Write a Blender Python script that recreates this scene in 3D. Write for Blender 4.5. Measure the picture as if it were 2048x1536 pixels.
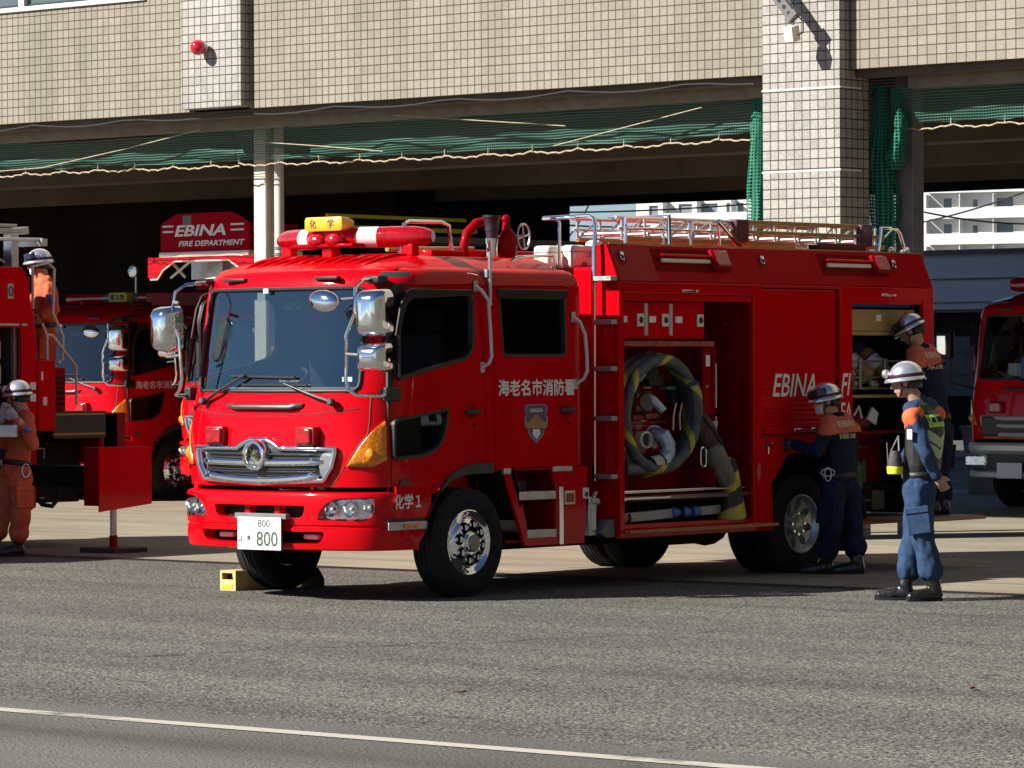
import bpy, bmesh, math, random
from mathutils import Vector, Matrix, noise
from mathutils.geometry import tessellate_polygon
R = math.radians
random.seed(7)
scene = bpy.context.scene
col = scene.collection
for o in list(bpy.data.objects):
    bpy.data.objects.remove(o)

# ------------------------------------------------------------------ camera
cam_d = bpy.data.cameras.new('camera'); cam = bpy.data.objects.new('camera', cam_d); col.objects.link(cam)
CF, CYAW, CPITCH, CROLL, CP = 7805.59, R(40.34), R(-.2377), R(-.275), Vector((19.963, -18.631, 1.696))
_f = Vector((-math.sin(CYAW)*math.cos(CPITCH), math.cos(CYAW)*math.cos(CPITCH), math.sin(CPITCH)))
_r = Vector((math.cos(CYAW), math.sin(CYAW), 0)); _u = _r.cross(_f)
CR = _r*math.cos(CROLL) + _u*math.sin(CROLL); CU = -_r*math.sin(CROLL) + _u*math.cos(CROLL)
m = Matrix((CR, CU, -_f)).transposed().to_4x4(); m.translation = CP
cam.matrix_world = m
cam_d.sensor_width = 36; cam_d.lens = CF/2048*36; cam_d.clip_end = 15000; cam_d.clip_start = .5
scene.camera = cam

# ------------------------------------------------------------------ light
EL, AZ = R(34.5), math.atan2(.65, 1)          # sun behind and left of the camera
world = bpy.data.worlds.new('World'); scene.world = world; world.use_nodes = True
nt = world.node_tree
sky = nt.nodes.new('ShaderNodeTexSky'); sky.sky_type = 'NISHITA'; sky.sun_disc = False
sky.sun_elevation = EL; sky.sun_rotation = R(180) + AZ; sky.air_density = .7; sky.dust_density = .05; sky.ozone_density = 3.0
bg = nt.nodes['Background']; bg.inputs['Strength'].default_value = .05
nt.links.new(sky.outputs[0], bg.inputs[0])
sun_d = bpy.data.lights.new('sun', 'SUN'); sun_d.energy = 5.0; sun_d.angle = R(.55); sun_d.color = (1, .945, .86)
sun = bpy.data.objects.new('sun', sun_d); col.objects.link(sun)
sun_dir = Vector((math.sin(AZ)*math.cos(EL), math.cos(AZ)*math.cos(EL), -math.sin(EL)))
sun.rotation_euler = sun_dir.to_track_quat('-Z', 'Y').to_euler()
sun.location = (-20, -30, 30)
vs = scene.view_settings; vs.view_transform = 'Standard'; vs.look = 'None'; vs.gamma = 1; vs.exposure = .9
scene.cycles.max_bounces = 8; scene.cycles.transparent_max_bounces = 16
scene.cycles.caustics_reflective = False; scene.cycles.caustics_refractive = False

# ------------------------------------------------------------------ materials
def pm(name, c, rough=.5, metal=0., coat=0., var=.0, vscale=6., bump=0., bscale=40., spec=.5, rvar=0., emit=None, stretch=None, dirt=0., dirtc=(.1,.08,.06)):
    mt = bpy.data.materials.new(name); mt.use_nodes = True
    n = mt.node_tree.nodes; l = mt.node_tree.links; b = n['Principled BSDF']
    b.inputs['Base Color'].default_value = (*c, 1); b.inputs['Roughness'].default_value = rough
    b.inputs['Metallic'].default_value = metal; b.inputs['Coat Weight'].default_value = coat
    b.inputs['Coat Roughness'].default_value = .06; b.inputs['Specular IOR Level'].default_value = spec
    tc = n.new('ShaderNodeTexCoord'); vec = tc.outputs['Object']
    if stretch:
        mp = n.new('ShaderNodeMapping'); mp.inputs['Scale'].default_value = stretch; l.new(vec, mp.inputs[0]); vec = mp.outputs[0]
    def noise_t(sc, det=5):
        t = n.new('ShaderNodeTexNoise'); t.inputs['Scale'].default_value = sc; t.inputs['Detail'].default_value = det; l.new(vec, t.inputs['Vector']); return t.outputs['Fac']
    if var or dirt:
        mr = n.new('ShaderNodeMapRange'); mr.inputs[3].default_value = 1-var; mr.inputs[4].default_value = 1+var
        mr.inputs[1].default_value = .3; mr.inputs[2].default_value = .7
        l.new(noise_t(vscale), mr.inputs[0])
        mx = n.new('ShaderNodeMix'); mx.data_type = 'RGBA'; mx.blend_type = 'MULTIPLY'; mx.inputs[0].default_value = 1
        mx.inputs[6].default_value = (*c, 1); l.new(mr.outputs[0], mx.inputs[7]); cur = mx.outputs[2]
        if dirt:
            m2 = n.new('ShaderNodeMapRange'); m2.inputs[1].default_value = .5; m2.inputs[2].default_value = .75; m2.inputs[4].default_value = dirt
            l.new(noise_t(vscale*.6, 8), m2.inputs[0])
            x2 = n.new('ShaderNodeMix'); x2.data_type = 'RGBA'; l.new(m2.outputs[0], x2.inputs[0]); l.new(cur, x2.inputs[6]); x2.inputs[7].default_value = (*dirtc, 1); cur = x2.outputs[2]
        l.new(cur, b.inputs['Base Color'])
    if rvar:
        mr = n.new('ShaderNodeMapRange'); mr.inputs[3].default_value = max(0, rough-rvar); mr.inputs[4].default_value = rough+rvar
        l.new(noise_t(5, 6), mr.inputs[0]); l.new(mr.outputs[0], b.inputs['Roughness'])
    if bump:
        bp = n.new('ShaderNodeBump'); bp.inputs['Strength'].default_value = bump; bp.inputs['Distance'].default_value = .01
        l.new(noise_t(bscale), bp.inputs['Height']); l.new(bp.outputs[0], b.inputs['Normal'])
    if emit:
        b.inputs['Emission Color'].default_value = (*c, 1); b.inputs['Emission Strength'].default_value = emit
    return mt

def glassmat(name, tint, ior=1.55, rough=0., gc=(1,1,1)):
    mt = bpy.data.materials.new(name); mt.use_nodes = True; n = mt.node_tree.nodes; l = mt.node_tree.links
    n.remove(n['Principled BSDF']); out = n['Material Output']
    t = n.new('ShaderNodeBsdfTransparent'); t.inputs[0].default_value = (*tint, 1)
    g = n.new('ShaderNodeBsdfGlossy'); g.inputs['Roughness'].default_value = rough; g.inputs[0].default_value = (*gc, 1)
    f = n.new('ShaderNodeFresnel'); f.inputs[0].default_value = ior
    geo = n.new('ShaderNodeNewGeometry'); mul = n.new('ShaderNodeMath'); mul.operation = 'MULTIPLY'; inv = n.new('ShaderNodeMath'); inv.operation = 'SUBTRACT'; inv.inputs[0].default_value = 1
    l.new(geo.outputs['Backfacing'], inv.inputs[1]); l.new(f.outputs[0], mul.inputs[0]); l.new(inv.outputs[0], mul.inputs[1])
    x = n.new('ShaderNodeMixShader'); l.new(mul.outputs[0], x.inputs[0]); l.new(t.outputs[0], x.inputs[1]); l.new(g.outputs[0], x.inputs[2]); l.new(x.outputs[0], out.inputs[0])
    return mt

M = {}
M['red'] = pm('fire_red_paint', (.60, .0008, .006), .40, coat=.42, var=.09, vscale=2.2, rvar=.1, spec=.02, bump=.10, bscale=1.6)
M['ured'] = pm('upper_red_paint', (.46, .0008, .006), .5, coat=.04, var=.06, vscale=3, spec=.03)
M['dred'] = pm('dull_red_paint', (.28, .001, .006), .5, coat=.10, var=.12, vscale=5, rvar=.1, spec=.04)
M['redlens'] = pm('red_lens', (.36, .001, .006), .12, coat=.8, var=.3, vscale=25, bump=.3, bscale=60)
M['chrome'] = pm('chrome', (.86, .87, .89), .07, 1., rvar=.03)
M['alu'] = pm('aluminium', (.55, .56, .57), .38, .85, var=.15, vscale=12, rvar=.12, bump=.05)
M['tread'] = pm('tread_plate', (.34, .35, .36), .5, .6, var=.35, vscale=60, bump=.5, bscale=90)
M['gold'] = pm('ladder_gold', (.50, .36, .15), .4, .6, var=.15, vscale=10, rvar=.1)
M['rubber'] = pm('tyre_rubber', (.016, .016, .017), .85, var=.3, vscale=18, bump=.25, bscale=60, spec=.25, dirt=.25, dirtc=(.035,.033,.03))
M['blk'] = pm('black_plastic', (.018, .018, .02), .5, var=.15, rvar=.1)
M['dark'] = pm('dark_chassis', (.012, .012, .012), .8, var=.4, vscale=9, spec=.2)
M['trim'] = pm('grey_arch_trim', (.05, .043, .04), .6, var=.2, vscale=12)
M['grey'] = pm('grey_plastic', (.17, .17, .17), .6, var=.2)
M['white'] = pm('white_paint', (.78, .77, .74), .5, var=.06)
M['cream'] = pm('cream_plastic', (.80, .76, .64), .5, var=.05)
M['letter'] = pm('reflective_white', (.86, .85, .86), .45, var=.06, vscale=30)
M['amber'] = pm('amber_lens', (.75, .22, .006), .15, coat=.8, var=.35, vscale=30, bump=.4, bscale=55)
M['yellow'] = pm('yellow_panel', (.85, .45, .02), .4, coat=.3, var=.05)
M['wood'] = pm('orange_edge', (.50, .20, .07), .55, var=.25, vscale=14, stretch=(8, 1, 8))
M['ply'] = pm('plywood', (.42, .27, .11), .6, var=.15, vscale=9, stretch=(3, 1, 10))
M['glass'] = glassmat('windscreen_glass', (.80, .85, .87), 2.6, gc=(.80, .98, 1))
M['dglass'] = glassmat('tinted_glass', (.62, .64, .62), 1.9)
M['lamp'] = pm('lamp_reflector', (.85, .85, .87), .1, 1., bump=1.2, bscale=34, coat=1.)
M['hose'] = pm('hose_rubber', (.085, .096, .118), .6, var=.3, vscale=14, bump=.2, bscale=30)
M['hyel'] = pm('hose_yellow', (.50, .42, .04), .6, var=.25, vscale=16)
M['blue'] = pm('blue_fabric', (.03, .07, .30), .7, var=.3, vscale=14, bump=.3)
M['lblue'] = pm('pale_blue_metal', (.46, .56, .72), .35, .4, var=.15)
M['canvas'] = pm('grey_canvas', (.19, .19, .175), .85, var=.25, vscale=20, bump=.4, bscale=60)
M['net'] = None
M['conc'] = pm('bare_concrete', (.10, .078, .056), .9, var=.22, vscale=1.3, bump=.15, bscale=12, dirt=.4, dirtc=(.05, .04, .03))
M['dconc'] = pm('shade_dark_concrete', (.012, .010, .008), .95, var=.3, vscale=1.3, spec=.1)  # bay gloom put into the colour, much darker than the bare concrete
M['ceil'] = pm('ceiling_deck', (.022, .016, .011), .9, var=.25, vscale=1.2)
M['steel'] = pm('painted_steel', (.62, .58, .50), .55, var=.08, vscale=3, dirt=.2, dirtc=(.3, .27, .22))
M['dsteel'] = pm('grey_steel', (.16, .16, .165), .6, var=.15)
M['frame'] = pm('window_frame', (.62, .62, .60), .4, .3, var=.05)
M['apt'] = pm('apartment_render', (.78, .75, .68), .9, var=.06, vscale=.3)
M['aptg'] = pm('balcony_panel', (.66, .67, .68), .8, var=.05, vscale=.4)
M['wing'] = pm('truck_box_panel', (.84, .86, .88), .5, var=.06, vscale=1.2, rvar=.1)
M['rope'] = pm('pale_rope', (.44, .37, .26), .9, var=.3, vscale=40, bump=.6, bscale=90)
M['cable'] = pm('black_cable', (.02, .02, .022), .7)
# people
M['skin'] = pm('skin', (.48, .27, .18), .55, var=.1, vscale=25, spec=.35)
M['navy'] = pm('navy_cloth', (.027, .056, .120), .85, var=.22, vscale=10, bump=.5, bscale=24, spec=.2)
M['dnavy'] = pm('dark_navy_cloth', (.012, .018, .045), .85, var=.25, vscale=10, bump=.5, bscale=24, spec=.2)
M['ocloth'] = pm('orange_cloth', (.52, .13, .06), .85, var=.2, vscale=10, bump=.5, bscale=22, spec=.2)
M['orange'] = pm('orange_panel', (.75, .14, .04), .8, var=.12, vscale=14)
M['boot'] = pm('black_leather', (.014, .013, .013), .32, var=.3, vscale=20, bump=.5, bscale=30, coat=.2)
M['helm'] = pm('silver_helmet', (.72, .73, .76), .22, .75, var=.05, coat=.5)
M['hair'] = pm('black_hair', (.008, .007, .007), .6, bump=.6, bscale=80)
M['lime'] = pm('lime_reflective', (.34, .62, .10), .5, var=.12, vscale=20)
M['lgreen'] = pm('silver_green_reflective', (.36, .50, .30), .5, var=.12, vscale=20)
M['fluo'] = pm('fluorescent_yellow', (.78, .85, .04), .5, var=.08)
M['mask'] = pm('white_mask', (.75, .77, .80), .9, bump=.3, bscale=50)
M['glove'] = pm('pale_glove', (.45, .43, .42), .85, var=.2, vscale=20)

def nodemat(name):
    mt = bpy.data.materials.new(name); mt.use_nodes = True
    return mt, mt.node_tree.nodes, mt.node_tree.links, mt.node_tree.nodes['Principled BSDF']
def mathn(n, l, op, a, b=None, c=None):
    x = n.new('ShaderNodeMath'); x.operation = op
    for i, q in enumerate((a, b, c)):
        if q is None: continue
        if isinstance(q, (int, float)): x.inputs[i].default_value = q
        else: l.new(q, x.inputs[i])
    return x.outputs[0]

def tilemat(name, c1, c2, joint, w, h, speck=0.):
    mt, n, l, b = nodemat(name)
    g = n.new('ShaderNodeNewGeometry'); sp = n.new('ShaderNodeSeparateXYZ'); l.new(g.outputs['Position'], sp.inputs[0])
    sn = n.new('ShaderNodeSeparateXYZ'); l.new(g.outputs['Normal'], sn.inputs[0])
    k = mathn(n, l, 'GREATER_THAN', mathn(n, l, 'ABSOLUTE', sn.outputs[0]), .5)
    mx = n.new('ShaderNodeMix'); l.new(k, mx.inputs[0]); l.new(sp.outputs[0], mx.inputs[2]); l.new(sp.outputs[1], mx.inputs[3])
    cb = n.new('ShaderNodeCombineXYZ'); l.new(mx.outputs[0], cb.inputs[0]); l.new(sp.outputs[2], cb.inputs[1])
    br = n.new('ShaderNodeTexBrick'); br.offset = 0; br.squash = 1; l.new(cb.outputs[0], br.inputs[0])
    br.inputs['Color1'].default_value = (*c1, 1); br.inputs['Color2'].default_value = (*c2, 1); br.inputs['Mortar'].default_value = (*joint, 1)
    br.inputs['Scale'].default_value = 1; br.inputs['Brick Width'].default_value = w; br.inputs['Row Height'].default_value = h
    br.inputs['Mortar Size'].default_value = .0055; br.inputs['Mortar Smooth'].default_value = .1; br.inputs['Bias'].default_value = -.2
    ns = n.new('ShaderNodeTexNoise'); ns.inputs['Scale'].default_value = 90 if speck else 45; ns.inputs['Detail'].default_value = 4; l.new(g.outputs['Position'], ns.inputs[0])
    mr = n.new('ShaderNodeMapRange'); mr.inputs[1].default_value = .3; mr.inputs[2].default_value = .7; mr.inputs[3].default_value = 1-.1-speck; mr.inputs[4].default_value = 1+.1+speck; l.new(ns.outputs[0], mr.inputs[0])
    n2 = n.new('ShaderNodeTexNoise'); n2.inputs['Scale'].default_value = .55; n2.inputs['Detail'].default_value = 4; l.new(g.outputs['Position'], n2.inputs[0])
    m2 = n.new('ShaderNodeMapRange'); m2.inputs[1].default_value = .3; m2.inputs[2].default_value = .7; m2.inputs[3].default_value = .9; m2.inputs[4].default_value = 1.07; l.new(n2.outputs[0], m2.inputs[0])
    mp = n.new('ShaderNodeMapping'); mp.inputs['Scale'].default_value = (2.4, 2.4, .12); l.new(g.outputs['Position'], mp.inputs[0])
    n3 = n.new('ShaderNodeTexNoise'); n3.inputs['Scale'].default_value = 1; n3.inputs['Detail'].default_value = 6; l.new(mp.outputs[0], n3.inputs[0])
    m3 = n.new('ShaderNodeMapRange'); m3.inputs[1].default_value = .5; m3.inputs[2].default_value = .72; m3.inputs[3].default_value = 1.02; m3.inputs[4].default_value = .80; l.new(n3.outputs[0], m3.inputs[0])
    k2 = mathn(n, l, 'MULTIPLY', mathn(n, l, 'MULTIPLY', mr.outputs[0], m3.outputs[0]), m2.outputs[0])
    mm = n.new('ShaderNodeMix'); mm.data_type = 'RGBA'; mm.blend_type = 'MULTIPLY'; mm.inputs[0].default_value = 1; l.new(br.outputs[0], mm.inputs[6]); l.new(k2, mm.inputs[7])
    l.new(mm.outputs[2], b.inputs['Base Color']); b.inputs['Roughness'].default_value = .55; b.inputs['Specular IOR Level'].default_value = .3
    bu = n.new('ShaderNodeBump'); bu.inputs['Strength'].default_value = .6; bu.inputs['Distance'].default_value = .006; bu.invert = True; l.new(br.outputs['Fac'], bu.inputs['Height']); l.new(bu.outputs[0], b.inputs['Normal'])
    return mt
M['tile'] = tilemat('beige_facade_tile', (.285, .262, .205), (.24, .219, .170), (.06, .042, .030), .0955, .0955)
M['tilew'] = tilemat('pale_granite_tile', (.39, .38, .34), (.29, .285, .26), (.055, .040, .030), .0965, .0955, .16)
M['tiler'] = tilemat('beige_facade_tile_wide', (.285, .262, .205), (.23, .21, .163), (.06, .042, .030), .112, .0955)

def netmat(name, sx, sz, fx, fz, c=(.012, .20, .125)):
    mt, n, l, b = nodemat(name)
    b.inputs['Base Color'].default_value = (*c, 1); b.inputs['Roughness'].default_value = .7
    tc = n.new('ShaderNodeTexCoord'); ns = n.new('ShaderNodeTexNoise'); ns.inputs['Scale'].default_value = 1.6; ns.inputs['Detail'].default_value = 3; l.new(tc.outputs['UV'], ns.inputs[0])
    sp = n.new('ShaderNodeSeparateXYZ'); l.new(tc.outputs['UV'], sp.inputs[0])
    def lines(v, s, f):
        d = mathn(n, l, 'MULTIPLY_ADD', ns.outputs[0], .05, v)
        return mathn(n, l, 'LESS_THAN', mathn(n, l, 'FRACT', mathn(n, l, 'DIVIDE', d, s)), f)
    a = mathn(n, l, 'MAXIMUM', lines(sp.outputs[0], sx, fx), lines(sp.outputs[1], sz, fz))
    l.new(a, b.inputs['Alpha'])
    return mt
M['net'] = netmat('green_net', .03, .027, .14, .34, (.05, .17, .13))
M['netb'] = netmat('green_net_bundle', .034, .034, .36, .36, (.010, .17, .10))

def groundmat():
    mt, n, l, b = nodemat('asphalt')
    g = n.new('ShaderNodeNewGeometry'); pos = g.outputs['Position']
    def nz(sc, det=4, mp=None, rough=.5):
        t = n.new('ShaderNodeTexNoise'); t.inputs['Scale'].default_value = sc; t.inputs['Detail'].default_value = det; t.inputs['Roughness'].default_value = rough
        if mp:
            q = n.new('ShaderNodeMapping'); q.inputs['Scale'].default_value = mp; l.new(pos, q.inputs[0]); l.new(q.outputs[0], t.inputs[0])
        else: l.new(pos, t.inputs[0])
        return t.outputs[0]
    def mr(v, a, c, d, e):
        x = n.new('ShaderNodeMapRange'); l.new(v, x.inputs[0])
        for i, q in zip((1, 2, 3, 4), (a, c, d, e)): x.inputs[i].default_value = q
        return x.outputs[0]
    sp = n.new('ShaderNodeSeparateXYZ'); l.new(pos, sp.inputs[0])
    # smoother older road south of the white line
    road = mr(sp.outputs[1], -5.0, -4.95, 1, 0)
    vo = n.new('ShaderNodeTexVoronoi'); vo.inputs['Scale'].default_value = 75; l.new(pos, vo.inputs[0])
    grain = mr(vo.outputs['Color'], .15, .85, .12, 2.15)
    grain2 = mr(nz(45, 2), .32, .68, .5, 1.55)
    gr = mathn(n, l, 'MULTIPLY', grain, grain2)
    mxr = n.new('ShaderNodeMix'); l.new(road, mxr.inputs[0]); l.new(gr, mxr.inputs[2]); l.new(mr(nz(60, 3), .3, .7, .72, 1.3), mxr.inputs[3])
    bands = mr(nz(1, 4, (.12, 1.1, 1)), .35, .68, .82, 1.12)
    blot = mr(nz(.5, 5), .3, .7, .88, 1.1)
    streak = mr(nz(1, 5, (.05, 2.2, 1)), .52, .70, 1, .78)
    k = mathn(n, l, 'MULTIPLY', mathn(n, l, 'MULTIPLY', mxr.outputs[0], bands), mathn(n, l, 'MULTIPLY', blot, streak))
    vc = n.new('ShaderNodeTexVoronoi'); vc.feature = 'DISTANCE_TO_EDGE'; vc.inputs['Scale'].default_value = .16
    wv = n.new('ShaderNodeTexNoise'); wv.inputs['Scale'].default_value = 1.1; wv.inputs['Detail'].default_value = 6; l.new(pos, wv.inputs[0])
    av = n.new('ShaderNodeVectorMath'); av.operation = 'MULTIPLY_ADD'; l.new(wv.outputs[1], av.inputs[0]); av.inputs[1].default_value = (1.1,1.1,0); l.new(pos, av.inputs[2]); l.new(av.outputs[0], vc.inputs[0])
    crack = mathn(n, l, 'MULTIPLY', mr(vc.outputs['Distance'], .0012, .0026, 1, 0), mr(nz(.33, 2), .50, .56, 0, 1))
    k = mathn(n, l, 'MULTIPLY', k, mathn(n, l, 'MULTIPLY_ADD', crack, -.5, 1))
    base = n.new('ShaderNodeMix'); base.data_type = 'RGBA'; l.new(road, base.inputs[0]); base.inputs[6].default_value = (.118, .115, .102, 1); base.inputs[7].default_value = (.130, .127, .114, 1)
    mm = n.new('ShaderNodeMix'); mm.data_type = 'RGBA'; mm.blend_type = 'MULTIPLY'; mm.inputs[0].default_value = 1; l.new(base.outputs[2], mm.inputs[6]); l.new(k, mm.inputs[7])
    l.new(mm.outputs[2], b.inputs['Base Color']); b.inputs['Roughness'].default_value = .85; b.inputs['Specular IOR Level'].default_value = .25
    bu = n.new('ShaderNodeBump'); bu.inputs['Strength'].default_value = .55; bu.inputs['Distance'].default_value = .008; l.new(gr, bu.inputs['Height']); l.new(bu.outputs[0], b.inputs['Normal'])
    return mt
M['asphalt'] = groundmat()
def apronmat():
    mt, n, l, b = nodemat('concrete_apron')
    g = n.new('ShaderNodeNewGeometry'); pos = g.outputs['Position']
    sp = n.new('ShaderNodeSeparateXYZ'); l.new(pos, sp.inputs[0])
    def nz(sc, det=5, mp=None):
        t = n.new('ShaderNodeTexNoise'); t.inputs['Scale'].default_value = sc; t.inputs['Detail'].default_value = det
        if mp:
            q = n.new('ShaderNodeMapping'); q.inputs['Scale'].default_value = mp; l.new(pos, q.inputs[0]); l.new(q.outputs[0], t.inputs[0])
        else: l.new(pos, t.inputs[0])
        return t.outputs[0]
    def mr(v, a, c, d, e):
        x = n.new('ShaderNodeMapRange'); l.new(v, x.inputs[0])
        for i, q in zip((1, 2, 3, 4), (a, c, d, e)): x.inputs[i].default_value = q
        return x.outputs[0]
    def joint(v, per, off, wd):
        f = mathn(n, l, 'FRACT', mathn(n, l, 'DIVIDE', mathn(n, l, 'ADD', v, off), per))
        return mathn(n, l, 'LESS_THAN', f, wd/per)
    wob = mathn(n, l, 'MULTIPLY_ADD', nz(3), .05, sp.outputs[1])
    j = mathn(n, l, 'MAXIMUM', joint(wob, 2.45, .45, .05), joint(sp.outputs[0], 3.4, 1.0, .03))
    k = mathn(n, l, 'MULTIPLY', mr(nz(.6), .3, .7, .82, 1.1), mr(nz(1, 5, (.3, 2.5, 1)), .35, .7, .85, 1.08))
    k = mathn(n, l, 'MULTIPLY', k, mr(nz(45, 2), .3, .7, .85, 1.15))
    k = mathn(n, l, 'MULTIPLY', k, mathn(n, l, 'MULTIPLY_ADD', j, -.5, 1))
    mm = n.new('ShaderNodeMix'); mm.data_type = 'RGBA'; mm.blend_type = 'MULTIPLY'; mm.inputs[0].default_value = 1; mm.inputs[6].default_value = (.30, .262, .195, 1); l.new(k, mm.inputs[7])
    l.new(mm.outputs[2], b.inputs['Base Color']); b.inputs['Roughness'].default_value = .8; b.inputs['Specular IOR Level'].default_value = .3
    return mt
M['apron'] = apronmat()
def linemat():
    mt, n, l, b = nodemat('worn_line_paint')
    g = n.new('ShaderNodeNewGeometry')
    t = n.new('ShaderNodeTexNoise'); t.inputs['Scale'].default_value = 9; t.inputs['Detail'].default_value = 8; l.new(g.outputs['Position'], t.inputs[0])
    q = n.new('ShaderNodeMapping'); q.inputs['Scale'].default_value = (.55, .55, 1); l.new(g.outputs['Position'], q.inputs[0])
    t2 = n.new('ShaderNodeTexNoise'); t2.inputs['Scale'].default_value = 1; t2.inputs['Detail'].default_value = 3; l.new(q.outputs[0], t2.inputs[0])
    s = mathn(n, l, 'ADD', mathn(n, l, 'MULTIPLY', t.outputs[0], .35), t2.outputs[0])
    mr = n.new('ShaderNodeMapRange'); mr.inputs[1].default_value = .74; mr.inputs[2].default_value = .90; mr.inputs[3].default_value = 1; mr.inputs[4].default_value = 0; l.new(s, mr.inputs[0])
    b.inputs['Base Color'].default_value = (.46, .44, .38, 1); b.inputs['Roughness'].default_value = .8; l.new(mr.outputs[0], b.inputs['Alpha'])
    return mt
M['line'] = linemat()

# ------------------------------------------------------------------ mesh helpers
class MB:
    def __init__(s): s.v = []; s.f = []
    def add(s, vs, fs):
        k = len(s.v); s.v += [tuple(p) for p in vs]; s.f += [tuple(i+k for i in f) for f in fs]; return s
    def box(s, x0, x1, y0, y1, z0, z1):
        return s.add([(x0,y0,z0),(x1,y0,z0),(x1,y1,z0),(x0,y1,z0),(x0,y0,z1),(x1,y0,z1),(x1,y1,z1),(x0,y1,z1)],
                     [(0,3,2,1),(4,5,6,7),(0,1,5,4),(1,2,6,5),(2,3,7,6),(3,0,4,7)])
    def obox(s, c, ax, ay, az, hx, hy, hz):
        c = Vector(c); ax, ay, az = Vector(ax)*hx, Vector(ay)*hy, Vector(az)*hz
        P = [c+ax*i+ay*j+az*k for k in (-1,1) for i, j in ((-1,-1),(1,-1),(1,1),(-1,1))]
        return s.add(P, [(0,3,2,1),(4,5,6,7),(0,1,5,4),(1,2,6,5),(2,3,7,6),(3,0,4,7)])
    def tube(s, pts, r, n=8, closed=False, ratio=1., side=None):
        pts = [Vector(p) for p in pts]; N = len(pts); rs = r if isinstance(r, (list, tuple)) else [r]*N
        rings = []; prev = None
        for i in range(N):
            if closed: t = pts[(i+1) % N]-pts[i-1]
            else: t = pts[min(i+1, N-1)]-pts[max(i-1, 0)]
            t.normalize()
            if prev is None:
                a = Vector(side) if side else (Vector((0,0,1)) if abs(t.z) < .9 else Vector((1,0,0)))
                a = (a-t*a.dot(t)).normalized()
            else: a = (prev-t*prev.dot(t)).normalized()
            prev = a; b = t.cross(a)
            rings.append([pts[i]+(a*math.cos(2*math.pi*k/n)*ratio+b*math.sin(2*math.pi*k/n))*rs[i] for k in range(n)])
        vs = [p for q in rings for p in q]; fs = []
        for i in range(N if closed else N-1):
            j = (i+1) % N
            for k in range(n):
                fs.append((i*n+k, i*n+(k+1) % n, j*n+(k+1) % n, j*n+k))
        if not closed: fs += [tuple(range(n))[::-1], tuple((N-1)*n+k for k in range(n))]
        return s.add(vs, fs)
    def cyl(s, p0, p1, r0, r1=None, n=16): return s.tube([p0, p1], [r0, r0 if r1 is None else r1], n)
    def lathe(s, prof, o, ax, n=28, cap=True):
        o = Vector(o); ax = Vector(ax).normalized(); a = Vector((0,0,1)) if abs(ax.z) < .9 else Vector((1,0,0)); a = (a-ax*a.dot(ax)).normalized(); b = ax.cross(a)
        vs = [o+ax*h+(a*math.cos(2*math.pi*k/n)+b*math.sin(2*math.pi*k/n))*r for r, h in prof for k in range(n)]
        fs = [(i*n+k, i*n+(k+1) % n, (i+1)*n+(k+1) % n, (i+1)*n+k) for i in range(len(prof)-1) for k in range(n)]
        if cap: fs += [tuple(range(n))[::-1], tuple((len(prof)-1)*n+k for k in range(n))]
        return s.add(vs, fs)
    @staticmethod
    def _p(axis, u, v, w): return (w,u,v) if axis == 'x' else (u,w,v) if axis == 'y' else (u,v,w)
    def prism(s, poly, axis, a, b):
        n = len(poly); vs = [s._p(axis, u, v, a) for u, v in poly]+[s._p(axis, u, v, b) for u, v in poly]
        return s.add(vs, [tuple(range(n)), tuple(range(2*n-1, n-1, -1))]+[(i, (i+1) % n, n+(i+1) % n, n+i) for i in range(n)])
    def plate(s, outer, holes, axis, a, b):
        loops = [outer]+holes; flat = [p for q in loops for p in q]; N = len(flat)
        tri = tessellate_polygon([[Vector((u, v, 0)) for u, v in q] for q in loops])
        vs = [s._p(axis, u, v, a) for u, v in flat]+[s._p(axis, u, v, b) for u, v in flat]
        fs = [tuple(t) for t in tri]+[tuple(i+N for i in t[::-1]) for t in tri]; k = 0
        for q in loops:
            n = len(q); fs += [(k+i, k+(i+1) % n, N+k+(i+1) % n, N+k+i) for i in range(n)]; k += n
        return s.add(vs, fs)
    def grid(s, rows, closed=False):
        n = len(rows[0]); vs = [p for q in rows for p in q]
        fs = [(i*n+k, i*n+(k+1) % n, (i+1)*n+(k+1) % n, (i+1)*n+k) for i in range(len(rows)-1) for k in range(n if closed else n-1)]
        return s.add(vs, fs)
    def loft(s, loops):
        n = len(loops[0]); s.grid(loops, True); k = len(s.v)-n*len(loops)
        s.f += [tuple(k+i for i in range(n))[::-1], tuple(k+n*(len(loops)-1)+i for i in range(n))]; return s
    def ell(s, c, rx, ry=None, rz=None, n=16, M3=None):
        ry = rx if ry is None else ry; rz = rx if rz is None else rz; c = Vector(c); h = n//2; vs = []
        for i in range(1, h):
            t = math.pi*i/h
            for k in range(n):
                q = Vector((rx*math.sin(t)*math.cos(2*math.pi*k/n), ry*math.sin(t)*math.sin(2*math.pi*k/n), rz*math.cos(t)))
                vs.append(c+(M3 @ q if M3 else q))
        top = Vector((0,0,rz)); vs += [c+(M3 @ top if M3 else top), c-(M3 @ top if M3 else top)]; T = len(vs)-2
        fs = [(i*n+k, (i+1)*n+k, (i+1)*n+(k+1) % n, i*n+(k+1) % n) for i in range(h-2) for k in range(n)]
        fs += [(T, k, (k+1) % n) for k in range(n)]+[(T+1, (h-2)*n+(k+1) % n, (h-2)*n+k) for k in range(n)]
        return s.add(vs, fs)
    def mesh(s, name='m'):
        me = bpy.data.meshes.new(name); me.from_pydata(s.v, [], s.f); me.validate()
        bm = bmesh.new(); bm.from_mesh(me); bmesh.ops.recalc_face_normals(bm, faces=bm.faces); bm.to_mesh(me); bm.free()
        return me

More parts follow.
